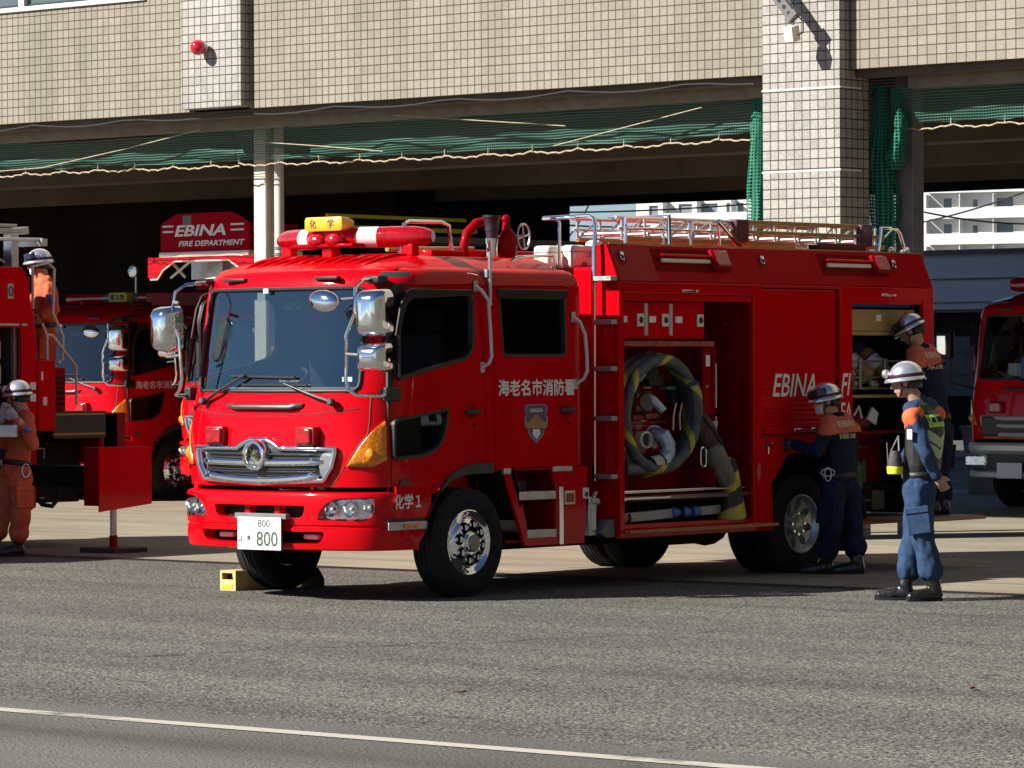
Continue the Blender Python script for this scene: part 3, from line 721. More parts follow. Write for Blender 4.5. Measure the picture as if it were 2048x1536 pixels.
# dark rebate behind the door gaps
fp('door_seal', boolean(MB().plate(inflate(D1,.02), [inflate(W1,.012), inflate(W3,.012)], 'x', .965, .985).plate(inflate(D2,.02), [inflate(W2,.012)], 'x', .965,.985), MB().prism(inflate(AW,.01),'x',.9,1.1)), 'blk')
def window_set(door, W, X, s, nm='window'):
    w = obj(nm, MB().prism(inflate(W,.012), 'x', s*(X-.030), s*(X-.026)), 'dglass', door)
    fr = MB().plate(inflate(W,.006), [inflate(W,-.016)], 'x', s*(X-.04), s*(X+.004)); obj('window_seal', fr, 'blk', w)
for D, x0, me in doors:
    s = 1 if x0 > 0 else -1; front = D is D1
    line_inside(me); d = fp('door', me, None, ang=32)
    if front:
        window_set(d, W1, 1.03, s); window_set(d, W3, 1.03, s, 'lower_window')
        vz = [(2.345,1.93),(2.40,2.15),(2.46,2.255),(2.52,2.275),(3.21,2.275),(3.225,2.235),(2.54,2.205),(2.47,2.16),(2.42,2.04),(2.40,1.94)]
    else:
        window_set(d, W2, 1.03, s); vz = [(3.49,2.285),(4.30,2.285),(4.31,2.245),(4.27,2.215),(3.51,2.215),(3.485,2.245)]
    vis = obj('rain_visor', MB().prism(vz, 'x', s*1.034, s*1.052), pm('smoked_visor', (.035,.03,.026), .25), d, bevel=.004)
    hy = 3.20 if front else 4.30
    h = MB().obox((s*1.052, hy, 1.372), (0,1,.02), (1,0,0), (0,0,1), .085, .010, .017)
    hd = obj('handle', h, 'blk', d, bevel=.006)
    obj('handle_cup', MB().lathe([(.055,0),(.055,.006),(.04,.002)], (s*1.029, hy, 1.37), (s,0,0), 18), 'dred', hd)
    obj('keyhole', MB().cyl((s*1.03,hy+(.02 if front else .03),1.27),(s*1.034,hy+(.02 if front else .03),1.27),.013,n=12), 'chrome', d)
    if s > 0 and front:
        obj('side_reflector', MB().box(1.028,1.0345,2.42,2.50,.853,.885), pm('amber_marker', (.12,.04,.02), .4), fp('side_marker', MB().box(1.026,1.033,2.41,2.51,.848,.89), 'trim'))
    if s > 0 and not front:
        text('department_lettering', '海老名市消防署', d, 'letter', (1.0315, 3.505, 1.487), XS, ZU, .89, .120, thick=.0035)
        # shield emblem
        sh_ = [(0,0),(.09,.07),(.10,.12),(.135,.13),(.135,.20),(.118,.215),(.118,.225),(.135,.26),(.125,.285),(.085,.295)]
        sh = [(u,v) for u, v in sh_]+[(-u,v) for u, v in sh_[::-1][:-1]]
        cy, cz = 3.94, 1.125
        e = obj('emblem', MB().prism([(cy+u, cz+v) for u, v in sh], 'x', 1.031, 1.0325), pm('emblem_blue', (.16,.24,.42), .4), d)
        sm = [(cy+u*.86, cz+.02+v*.90) for u, v in sh]
        obj('emblem_field', MB().prism(sm, 'x', 1.0328, 1.0338), pm('emblem_grey', (.10,.07,.10), .5), e)
        obj('emblem_band', MB().box(1.034,1.0345,cy-.125,cy+.125,cz+.115,cz+.165), pm('emblem_gold', (.45,.22,.07), .5), e)
        obj('emblem_mountain', MB().prism([(cy-.085,cz+.165),(cy-.04,cz+.20),(cy,cz+.225),(cy+.04,cz+.20),(cy+.085,cz+.165)], 'x', 1.034, 1.0345), pm('emblem_tan', (.38,.19,.11), .5), e)
        text('emblem_lettering', 'KANAGAWA', e, 'letter', (1.0345, cy-.075, cz+.235), XS, ZU, .15, .030, bold=.02, depth=.0005)
        obj('emblem_tip', MB().prism([(cy,cz+.03),(cy+.045,cz+.07),(cy+.04,cz+.108),(cy-.04,cz+.108),(cy-.045,cz+.07)], 'x', 1.034, 1.0345), 'letter', e)
        obj('door_patch', MB().box(1.0305,1.034,3.545,3.62,1.335,1.43), 'red', d, bevel=.002)
# interior -----------------------------------------------------------
inr = fp('interior', MB().box(-.97,.97,2.55,4.42,.96,1.0).box(-.95,.95,4.38,4.42,1.0,1.72).box(-.95,.95,3.42,3.50,1.0,1.45), pm('cab_lining', (.03,.03,.034), .8))
db = obj('dashboard', MB().loft([[(x, fs(x,1.5)+.10+dy, z) for x in (-.9,-.5,0,.5,.9)]+[(x, fs(x,1.5)+.10+dy+w, z) for x in (.9,.5,0,-.5,-.9)] for z, dy, w in ((1.0,.0,.45),(1.42,.0,.42),(1.53,.04,.34),(1.56,.10,.22))]), pm('dash_grey', (.16,.17,.16), .7, var=.15), inr, bevel=.01)
sw = MB(); c = Vector((-.45, 2.70, 1.60)); ax = Vector((0,-.45,.9)).normalized(); e1 = Vector((1,0,0)); e2 = ax.cross(e1)
sw.tube([c+(e1*math.cos(a)+e2*math.sin(a))*.22 for a in [2*math.pi*i/32 for i in range(32)]], .016, 8, closed=True)
for a in (0, 2.2, 4.1): sw.cyl(c, c+(e1*math.cos(a)+e2*math.sin(a))*.22, .014, n=8)
sw.cyl(c, c-ax*.35, .04)
obj('steering_wheel', sw, 'blk', inr)
for sx in (-.47, .47):
    g = MB().box(sx-.25,sx+.25,2.85,3.38,1.12,1.28); g.obox((sx,3.36,1.60),(1,0,0),(0,1,.12),(0,-.12,1),.24,.07,.36); g.obox((sx,3.40,2.05),(1,0,0),(0,1,.12),(0,-.12,1),.14,.05,.10)
    obj('seat', g, pm('seat_cloth', (.035,.038,.05), .9, var=.2), inr, bevel=.04)
for sx in (-.55, .0, .55):
    g = MB().box(sx-.24,sx+.24,3.82,4.25,1.12,1.28).box(sx-.24,sx+.24,4.22,4.34,1.28,1.75)
    obj('seat', g, pm('rear_seat_cloth', (.02,.022,.03), .9), inr, bevel=.03)
obj('paper_slip', MB().box(.42,.52,2.45,2.452,1.60,1.635), 'white', inr)
obj('room_mirror', MB().box(-.10,.10,2.36,2.38,2.13,2.20), 'blk', inr, bevel=.01)
def out(g):
    me = g.mesh('glass')
    if sum(p.normal.y for p in me.polygons) > 0: me.flip_normals()
    return me
# windscreen ---------------------------------------------------------
wz = lambda z: .815-.025*(z-1.535)/.75
gl = fp('windscreen', out(surf(lambda z: -wz(z)-.02, lambda z: wz(z)+.02, 1.515, 2.305, 24, 10, -.012)), 'glass', ang=60)
P = [(x, fs(x,z,.002), z) for x, z in [q for a, b in zip(WS, WS[1:]+WS[:1]) for q in [(a[0]+(b[0]-a[0])*t/6, a[1]+(b[1]-a[1])*t/6) for t in range(6)]]]
obj('windscreen_seal', MB().tube(P, .015, 8, closed=True), 'blk', gl)
obj('rear_view_patch', MB().box(-.22,-.14,fs(.18,2.22)+.02,fs(.18,2.22)+.024,2.20,2.26), 'grey', gl)
obj('sticker', MB().box(-.12,-.07,fs(.1,2.0)+.02,fs(.1,2.0)+.022,2.255,2.29), 'white', gl)
def wiper(a, b, c, nm='wiper'):
    pa, pb = (a[0], fs(a[0],a[1],.03), a[1]), (b[0], fs(b[0],b[1],.035), b[1])
    w = fp(nm, MB().tube([pa, ((pa[0]*2+pb[0])/3, (pa[1]*2+pb[1])/3-.02, (pa[2]*2+pb[2])/3), pb], [.016,.012,.008], 8).lathe([(.03,0),(.03,.03),(.02,.04)], pa, (0,-1,.2), 14), 'blk')
    n = 10; Q = [(c[0][0]+(c[1][0]-c[0][0])*i/n, c[0][1]+(c[1][1]-c[0][1])*i/n) for i in range(n+1)]
    obj('blade', MB().tube([(x, fs(x,z,.010), z) for x, z in Q], .011, 6), 'blk', w)
wiper((-.66,1.455), (-.20,1.655), ((-.39,1.645),(.28,1.632)))
wiper((.65,1.45), (.20,1.588), ((-.25,1.580),(.40,1.576)))
# nose ---------------------------------------------------------------
g = surfpoly([(-.38,1.405),(.38,1.405),(.40,1.44),(-.40,1.44)], .004)
ns = fp('nose_handle_recess', g, 'dred', solid=.006)
obj('nose_handle', MB().tube([(x, fs(x,1.425,.03 if abs(x) < .36 else .0), 1.425-.008*(abs(x)<.3)) for x in [-.37+.74*i/16 for i in range(17)]], .019, 8), pm('handle_grey', (.06,.055,.05), .35), ns)
M['seam'] = pm('seam_dark_red', (.13,.002,.005), .6)
Q = [( .83*(1-2*i/30), 1.352+.055*abs(1-2*i/30)**2.5) for i in range(31)]
fp('nose_seam', MB().tube([(x, fs(x,z,-.004), z) for x, z in Q], .0075, 6), 'seam')
for s in (-1, 1):
    Q = [(.65,.845),(.70,.90),(.75,.985),(.81,1.08),(.86,1.16),(.895,1.22),(.90,1.30),(.895,1.40),(.89,1.50)]
    fp('corner_seam', MB().tube([(s*x, fs(x,z,-.004), z) for x, z in Q], .0075, 6), 'seam')
    # amber corner lamp
    tl = fp('turn_signal', surfpoly([(s*x, z) for x, z in [(.775,.985),(.82,1.065),(.875,1.16),(.925,1.24),(.962,1.30),(.975,1.315),(.983,1.30),(.990,1.02),(.985,1.0),(.93,.985)]], .012), 'amber', solid=.016)
    obj('bulb', MB().ell((s*.91, fs(.91,1.07,.004), 1.07), .05, .03, .05, 16), 'amber', tl)
    # square red strobe
    x = s*.46-.0; y = fs(x,1.21)
    sl = fp('grille_strobe', MB().box(x-.095,x+.095,y-.055,y+.03,1.135,1.275), pm('lens_housing', (.33,.003,.008), .35, coat=.5), bevel=.012)
    obj('lens', MB().box(x-.075,x+.085 if s < 0 else x+.075,y-.075,y-.05,1.148,1.262), 'redlens', sl, bevel=.018)
    fp('header_vent', MB().box(s*.47-.115,s*.47+.115,fs(.47,2.33)-.03,fs(.47,2.33)+.02,2.345,2.372), 'blk', bevel=.008)
# grille
gz = [(-.70,1.115),(-.22,1.115),(-.16,1.145),(-.08,1.178),(.08,1.178),(.16,1.145),(.22,1.115),(.70,1.115),(.67,.985),(.60,.885),(.0,.858),(-.60,.885),(-.67,.985)]
gr = fp('grille', surfpoly(gz, .008, .02), 'blk', solid=.012)
n = 60; B = []
for a, b in zip(gz, gz[1:]+gz[:1]):
    k = 8
    for t in range(k): B.append((a[0]+(b[0]-a[0])*t/k, a[1]+(b[1]-a[1])*t/k))
obj('grille_surround', MB().tube([(x, fs(x,z,.022), z) for x, z in B], .020, 8, closed=True), 'chrome', gr, ang=60)
def bar(z0, zc, x0, x1, r, ratio=.7):
    Q = [(x0+(x1-x0)*i/24, z0+(zc-z0)*(1-(2*i/24-1)**2)) for i in range(25)]
    return MB().tube([(x, fs(x,z,.030), z) for x, z in Q], [r*(.35 if i in (0,24) else 1) for i in range(25)], 10, side=(0,0,1))
obj('grille_bar', bar(1.018,1.010,-.60,.60,.030), 'chrome', gr)
obj('grille_bar', bar(.918,.880,-.575,.575,.032), 'chrome', gr)
g = MB()
for z in (1.075, .965, .948): g.add(bar(z, z-.004,-.56,.56,.006).v, bar(z,z-.004,-.56,.56,.006).f)
for x in [-.54+.06*i for i in range(19)]: g.box(x,x+.008,fs(x,1.0,.012),fs(x,1.0,-.01),.89,1.1)
obj('grille_mesh', g, pm('grille_slats', (.05,.05,.055), .3, .5), gr)
for s in (-1, 1):
    obj('grille_end', surfpoly([(s*.69,1.105),(s*.60,1.10),(s*.56,1.02),(s*.575,.92),(s*.60,.895),(s*.655,.985)], .016, .03), 'chrome', gr, solid=.008)
ec = (0, Y0-.045, 1.062)
rg = obj('badge_ring', MB().lathe([(.118,.055),(.118,.0),(.106,-.03),(.088,-.034),(.080,-.02),(.078,.02)], ec, (0,1,0), 40, cap=False), 'chrome', gr)
obj('badge_back', MB().lathe([(.095,0),(.0,0)], (0, Y0-.03, 1.062), (0,-1,0), 30, cap=False), 'blk', gr)
st16 = MB()
for k in range(16):
    a0 = 2*math.pi*k/16; rr = .092 if k % 2 == 0 else .060
    p = [(0, ec[1]-.035, 1.062)]
    for da, r_, dy in ((-.13,.022,0),(0,rr,.022),(.13,.022,0)): p.append((math.sin(a0+da)*r_, ec[1]-.012+dy*.3, 1.062+math.cos(a0+da)*r_))
    st16.add(p, [(0,1,2),(0,2,3)])
obj('star_badge', st16, pm('badge_silver', (.75,.75,.62), .25, 1.), gr, ang=1)
# bumper ---------------------------------------------------------------
def bump(z, out): 
    L = []
    for x in LX: L.append((x*(1+out*.4), Y0-.0+F(x)-.02-out, z))
    return L+[(1.035,2.55,z),(1.035,2.74,z),(.9,2.74,z),(.85,2.45,z),(-.85,2.45,z),(-.9,2.74,z),(-1.035,2.74,z),(-1.035,2.55,z)]
bl = MB().loft([bump(z, o) for z, o in ((.375,-.025),(.385,-.004),(.45,.012),(.535,.014),(.542,.002),(.555,.002),(.562,.014),(.72,.020),(.77,.018),(.792,.006),(.80,-.02))])
bm_ = boolean(bl, MB().prism(AW, 'x', -1.2, 1.2))
SL = rpoly([(-.43,.695),(.50,.695),(.47,.62),(.43,.605),(-.36,.605),(-.40,.62)], .02)
SL = rpoly([(-.46,.70),(.46,.70),(.44,.63),(.39,.605),(-.39,.605),(-.44,.63)], .02)
S2 = rpoly([(-.62,.512),(.62,.512),(.60,.455),(.55,.425),(-.55,.425),(-.60,.455)], .02)
HL = rpoly([(.56,.598),(.575,.655),(.64,.725),(.72,.755),(.93,.765),(.955,.75),(.955,.66),(.93,.605),(.885,.588)], .02)
for P in (SL, S2, HL, [(-u,v) for u, v in HL]): bm_ = boolean(bm_, MB().prism(P, 'y', 1.7, 2.40))
bp = fp('bumper', bm_, 'red', ang=32)
obj('slot_back', MB().box(-.66,.66,2.16,2.18,.40,.71), 'dark', bp)
g = MB()
for x in (-.15, .15): g.box(x-.03,x+.03,2.03,2.14,.60,.70)
obj('slot_strut', g, 'red', bp, bevel=.006)
g = MB()
for i in range(9): g.box(-.5,.5,2.09,2.12,.605+.011*i,.609+.011*i)
obj('slot_mesh', g, 'blk', bp)
for s in (-1, 1):
    fl_ = obj('fog_lamp', MB().box(s*.43-.07,s*.43+.07,2.09,2.15,.452,.488), 'white', bp, bevel=.008)
    hb = MB(); rows = []
    n_ = 10
    hx = [(s*u, v) for u, v in inflate(HL, .004)]
    z0, z1 = .59, .764
    rows = []
    for j in range(9):
        z = z0+(z1-z0)*j/8; X = []
        for (xa, za), (xb, zb) in zip(hx, hx[1:]+hx[:1]):
            if (za-z)*(zb-z) <= 0 and za != zb: X.append(xa+(xb-xa)*(z-za)/(zb-za))
        if len(X) < 2: continue
        xs = plan_pts(12, min(X), max(X)); rows.append([(x, Y0+F(x)-.036, z) for x in xs])
    rows_in = [[(x, y+.06, z) for x, y, z in r] for r in rows]
    h = obj('headlight', MB().grid(rows_in), 'lamp', bp, solid=.006)
    obj('lens', out(MB().grid(rows)), glassmat('clear_lens', (.9,.9,.9), 1.5), h)
    for xx, rr in ((.66,.058),(.80,.062),(.91,.04)):
        y = Y0+F(xx)+.0
        obj('reflector', MB().lathe([(rr,-.02),(rr*.8,.01),(rr*.4,.025),(.012,.03)], (s*xx, y, .678 if xx < .9 else .69), (0,1,0), 20, cap=False), 'chrome', h)
        obj('bulb', MB().ell((s*xx, y+.0, .678 if xx < .9 else .69), .014), 'cream', h)
g = MB().box(1.036,1.048,2.262,2.69,.523,.582)
sk = fp('side_step_strip', g, 'alu', bevel=.004)
obj('side_lamp', MB().box(1.048,1.055,2.42,2.58,.535,.566), 'amber', sk, bevel=.004)
obj('step_slot', MB().box(1.0355,1.038,2.26,2.69,.585,.607), 'blk', sk)
text('unit_lettering', '化学１', ft, 'letter', (1.0375, 2.335, .678), XS, ZU, .285, .103, thick=.003)
# number plate
np_ = fp('number_plate', MB().box(-.15,.29,1.925,1.935,.372,.612), 'white', bevel=.004)
obj('plate_holder', MB().box(-.19,.33,1.937,1.985,.60,.64).box(-.1,.24,1.937,2.0,.40,.60), 'grey', np_, bevel=.004)
pg = pm('plate_green', (.05,.085,.06), .5)
text('plate_region', '800', np_, pg, (.06, 1.924, .54), FX, ZU, .12, .055, bold=.005, depth=.0006)
text('plate_number', '・800', np_, pg, (-.05, 1.924, .40), FX, ZU, .31, .11, bold=.01, depth=.0006)
text('plate_kana', 'は', np_, pg, (-.135, 1.924, .43), FX, ZU, .04, .045, bold=.01, depth=.0006)
# wheel arch trim
arc_o = [(2.665,.50),(2.694,.568),(2.773,.729),(2.852,.838),(2.956,.922),(3.088,.972),(3.20,.987),(3.42,.985)]
arc_i = [(3.42,.912),(3.20,.912),(3.05,.900),(2.93,.860),(2.84,.795),(2.75,.695),(2.69,.595),(2.672,.50)]
for s in (-1, 1):
    fp('wheel_arch_trim', MB().prism(arc_o+arc_i, 'x', s*1.0315, s*1.056), 'trim', bevel=.008)
    fp('mudguard', MB().prism([(2.62,.42),(2.69,.60),(2.84,.80),(3.05,.91),(3.5,.93),(3.62,.86),(3.75,.55),(3.77,.55),(3.64,.88),(3.5,.955),(3.03,.935),(2.81,.82),(2.66,.62),(2.60,.42)], 'x', s*.62, s*1.0), 'dark')
# roof ---------------------------------------------------------------
def roofloop(z, x, yf, yb): return [(-x, yf+.10, z), (-x*.8, yf+.03, z), (-x*.4, yf, z), (x*.4, yf, z), (x*.8, yf+.03, z), (x, yf+.10, z), (x, yb-.06, z), (x*.9, yb, z), (-x*.9, yb, z), (-x, yb-.06, z)]
rf = fp('raised_roof', MB().loft([roofloop(2.42,.90,2.40,4.46), roofloop(2.447,.88,2.45,4.44), roofloop(2.49,.83,2.62,4.40), roofloop(2.525,.76,2.80,4.33), roofloop(2.535,.66,2.92,4.26)]), 'red', ang=40)
g = MB()
for i in range(11):
    x = -.60+.12*i
    g.tube([(x,2.44,2.43),(x,2.62,2.492),(x,2.80,2.53),(x,3.0,2.545)], [.005,.020,.020,.006], 6)
obj('roof_rib', g, 'red', rf)
# mirrors -----------------------------------------------------------
def mirror(nm, c, w, h, d, yaw=0, r=.06):
    g = MB(); L = []
    for k, (ins, yy) in enumerate(((0.0,d*.5),(.004,d*.1),(.02,-d*.25),(.05,-d*.44),(.09,-d*.5))):
        L.append([(u, yy, v) for u, v in rrect(-w/2+ins, w/2-ins, -h/2+ins, h/2-ins, max(.02, r-ins*.4), 4)])
    g.loft(L); Mx = Matrix.Translation(c) @ Matrix.Rotation(yaw, 4, 'Z')
    g.v = [tuple(Mx @ Vector(p)) for p in g.v]
    return fp(nm, g, 'chrome', ang=50)
def mirror_set(s):
    y = 2.12
    pole = fp('mirror_stay', MB().tube([(s*.86,2.36,2.345),(s*.90,2.16,2.335),(s*.915,2.06,2.28),(s*.935,2.03,2.09),(s*.85,2.03,1.93),(s*.835,2.04,1.62),(s*.86,2.04,1.545),(s*.92,2.06,1.505),(s*1.0,2.16,1.50),(s*1.02,2.36,1.50)], .014, 8), 'chrome')
    obj('stay_bracket', MB().box(s*1.0-.035,s*1.0+.035,2.26,2.42,1.46,1.56), 'blk', pole, bevel=.01); obj('stay_bracket', MB().box(s*.86-.06,s*.86+.06,2.27,2.40,2.335,2.365), 'blk', pole, bevel=.01)
    obj('stay_arm', MB().tube([(s*.935,2.03,2.09),(s*1.02,2.05,2.08)], .012, 8).tube([(s*.85,2.03,1.80),(s*1.0,2.05,1.79)], .012, 8).tube([(s*.915,2.04,2.20),(s*.80,1.98,2.19)], .012, 8), 'dsteel', pole)
    mirror('main_mirror', (1.075, 2.06, 2.095) if s > 0 else (-1.0, 2.02, 2.0), .26 if s > 0 else .25, .345, .17, yaw=s*.12)
    if s > 0:
        mirror('lower_mirror', (s*1.075, 2.06, 1.775), .255, .215, .15, yaw=s*.12, r=.04)
        Mr = Matrix.Rotation(R(-12), 3, 'X') @ Matrix.Rotation(R(8), 3, 'Y')
        fp('round_mirror', MB().ell((.70,1.96,2.185), .148, .055, .080, 24, Mr), 'chrome', ang=60)
    else:
        obj('stay_arm', MB().tube([(-.86,2.05,1.98),(-1.05,2.05,1.985)], .012, 8), 'chrome', pole)
mirror_set(1); mirror_set(-1)
# dangling view mirror below right side (front under-view mirror arm)
fp('mirror_housing', MB().box(.83,.96,2.26,2.37,2.31,2.37), 'blk', bevel=.015)
# antennas, grab handles
fp('antenna', MB().tube([(1.045,3.395,2.56),(1.045,3.40,2.16)], .013, 8).box(1.0,1.04,3.37,3.42,2.37,2.43), 'alu')
for P in ([(1.035,3.245,2.30),(1.07,3.27,2.27),(1.085,3.33,2.20),(1.09,3.345,2.0),(1.09,3.36,1.78),(1.08,3.34,1.73),(1.035,3.32,1.70)], [(1.035,4.385,2.08),(1.08,4.41,2.04),(1.09,4.455,1.95),(1.09,4.475,1.80),(1.09,4.48,1.67),(1.08,4.45,1.61),(1.035,4.41,1.57)]):
    h = fp('grab_handle', MB().tube(P, .014, 8), pm('satin_handle', (.62,.58,.60), .35, .4))
    obj('handle_foot', MB().obox(P[0], (1,0,0),(0,1,0),(0,0,1),.006,.022,.04).obox(P[-1], (1,0,0),(0,1,0),(0,0,1),.006,.022,.04), 'alu', h, bevel=.004)
# light bar (swept V) ------------------------------------------------
A20 = R(20)
lb = fp('light_bar', MB().box(-.30,.30,2.70,2.86,2.60,2.63), 'dred', bevel=.01)
def barseg(s, t0, t1, r0=.068, r1=.068, y0=2.78, z=2.675):
    P = []; 
    for i in range(7):
        t = t0+(t1-t0)*i/6; P.append((s*t*math.cos(A20), y0+t*math.sin(A20), z))
    return P
for s in (-1, 1):
    b = MB().tube(barseg(s,.16,.36), .076, 20, side=(0,0,1)); obj('bar_housing', b, 'red', lb)
    w = MB().tube(barseg(s,.245,.40), .079, 20, side=(0,0,1)); sp_ = obj('speaker_grille', w, 'white', lb)
    sl_ = MB()
    for k in range(5):
        z = 2.642+.017*k; P = barseg(s,.255,.39); sl_.tube([(x+.0, y-.0795*math.sqrt(max(0.02,1-((z-2.675)/.075)**2)), z) for x, y, _ in P], .0035, 5)
    obj('grille_slot', sl_, 'grey', sp_)
    P = barseg(s,.40,.83); rs = [.078,.080,.080,.080,.078,.068,.04]
    obj('beacon_dome', MB().tube(P, rs, 22, side=(0,0,1)), 'redlens', lb, ang=50)
    obj('bar_foot', MB().obox((s*.62,2.99,2.575),(1,0,0),(0,1,0),(0,0,1),.05,.04,.045), 'red', lb, bevel=.008)
    obj('centre_lens', MB().ell((s*.085,2.735,2.655),.085,.062,.055,20), 'redlens', lb)
obj('bar_housing', MB().box(-.17,.17,2.745,2.86,2.61,2.73), 'red', lb, bevel=.02)
obj('bar_foot', MB().box(-.05,.05,2.74,2.84,2.52,2.60), 'red', lb, bevel=.008)
sg = obj('unit_sign', MB().loft([[(x, y, z) for x, z in rrect(-.19+i,.19-i,2.725+i,2.83-i,.025,3)] for y, i in ((2.70,.006),(2.705,0),(2.80,.004),(2.86,.02))]), 'yellow', lb)
text('sign_lettering', '化', sg, 'blk', (-.135, 2.6985, 2.745), FX, ZU, .065, .068, bold=.004, depth=.0015)
text('sign_lettering', '学', sg, 'blk', (.045, 2.6985, 2.745), FX, ZU, .065, .068, bold=.004, depth=.0015)
# small roof items, rails
fp('roof_rail', MB().tube([(.55,2.95,2.54),(.55,3.0,2.775),(.55,3.05,2.79),(.55,3.42,2.795),(.55,3.50,2.77),(.55,3.54,2.54)], .016, 8), 'chrome')
fp('roof_rail', MB().tube([(.83,3.9,2.505),(.85,3.95,2.535),(.85,4.36,2.555),(.85,4.37,2.47)], .012, 8), 'chrome')
fp('roof_box', MB().box(.25,.60,3.25,3.62,2.535,2.585), 'red', bevel=.01)
fp('roof_tube_rail', MB().tube([(.1,3.3,2.60),(.1,4.3,2.62)], .02, 8), 'gold')
# ------------------------------------------------------------------ lower cab, steps
for s in (1,-1): fp('sill_panel', MB().prism([(2.36,.78),(2.36,.842),(2.845,.842),(2.80,.78)], 'x', s*.99, s*1.0295), 'red')
CAB_PARTS = list(ft.children)                 # everything so far is shared with the other trucks' cabs
for s in (1, -1):
    sb = [(3.568,.938),(3.808,.35),(4.52,.346),(4.565,.938)]
    rec = [(3.735,.80),(3.86,.41),(4.185,.41),(4.185,.85),(3.735,.85)]
    rec = [(3.70,.93),(3.86,.41),(4.185,.41),(4.185,.80),(4.13,.93)]
    stp = fp('step_panel', MB().plate(sb, [inflate(rec,-.006)], 'x', s*.995, s*1.025), 'red', bevel=.006)
    obj('step_well', MB().box(*sorted((s*.70,s*.715)),3.62,4.21,.38,.945).box(*sorted((s*.715,s*.995)),4.19,4.21,.38,.945).box(*sorted((s*.715,s*.995)),3.62,4.2,.38,.40), 'dred', stp)
    for z, a, b in ((.70,3.745,4.175),(.41,3.84,4.18)):
        tr = obj('tread', MB().box(*sorted((s*.74,s*1.0)),a,b,z+.045,z+.06).box(*sorted((s*.72,s*.735)),a,b,z+.03,z+.13), 'tread', stp)
        obj('tread_edge', MB().box(*sorted((s*1.0,s*1.028)),a,b,z-.002,z+.062), 'alu', tr, bevel=.004)
    obj('top_step_plate', MB().box(*sorted((s*1.0,s*1.032)),4.14,4.37,.905,.945).box(*sorted((s*1.0,s*1.03)),3.565,3.65,.90,.945), 'alu', stp, bevel=.004)
    hg = MB().cyl((s*1.030,4.222,.352),(s*1.030,4.222,.79),.013).cyl((s*1.028,4.250,.352),(s*1.028,4.250,.79),.009)
    obj('hinge', hg, 'chrome', stp)
    rfl = obj('reflector', MB().box(*sorted((s*1.025,s*1.033)),4.275,4.40,.652,.757), 'cream', stp, bevel=.004)
    obj('reflector_lens', MB().box(*sorted((s*1.033,s*1.038)),4.292,4.383,.670,.738), pm('amber_reflector', (.30,.07,.015), .4), rfl)
    lt = obj('latch', MB().box(*sorted((s*1.025,s*1.035)),4.495,4.565,.692,.775), 'cream', stp, bevel=.004)
    obj('latch_hole', MB().cyl((s*1.035,4.532,.725),(s*1.038,4.532,.725),.020), 'blk', lt)
# coupling behind the cab
g = MB().box(.93,1.0,4.60,4.70,.40,.70).cyl((.97,4.60,.66),(.97,4.74,.66),.035).cyl((.99,4.66,.44),(.99,4.66,.60),.03).obox((1.0,4.66,.70),(0,.6,.8),(1,0,0),(0,-.8,.6),.05,.015,.01)
fp('coupling', g, 'alu', bevel=.006)
fp('bracket', MB().prism([(4.77,.38),(4.88,.38),(4.88,.52),(4.80,.52),(4.70,.42)], 'x', .94, 1.04), 'grey', bevel=.006)
# ------------------------------------------------------------------ chassis and wheels
fp('chassis', MB().box(-.42,.42,2.4,9.1,.52,.72).box(-.85,.85,4.45,9.0,.62,.70).box(-.75,-.35,4.8,6.3,.30,.6).box(.2,.75,5.2,6.1,.32,.6).cyl((-.9,3.17,.405),(.9,3.17,.405),.07).cyl((-.9,7.30,.405),(.9,7.30,.405),.09).ell((.05,7.30,.42),.22), 'dark')
fp('exhaust', MB().cyl((.1,4.6,.36),(.1,6.6,.36),.09).cyl((.55,6.0,.33),(.55,6.55,.33),.07), pm('rusty_pipe', (.05,.035,.028), .8, .3, var=.3))
def tyre_prof(R0=.405, w=.225, ri=.225):
    h = w/2; P = [(ri,-h*.80),(ri+.02,-h*.95),(ri+.07,-h*1.06),(R0-.045,-h*1.0),(R0-.012,-h*.88)]
    for u in (-.78,-.42,-.08):
        P += [(R0,h*u-.0),(R0+.0,h*(u+.24)),(R0-.012,h*(u+.25)),(R0-.012,h*(u+.335))]
    P += [(R0,h*.26),(R0,h*.78),(R0-.012,h*.88),(R0-.045,h*1.0),(ri+.07,h*1.06),(ri+.02,h*.95),(ri,h*.80)]
    return P
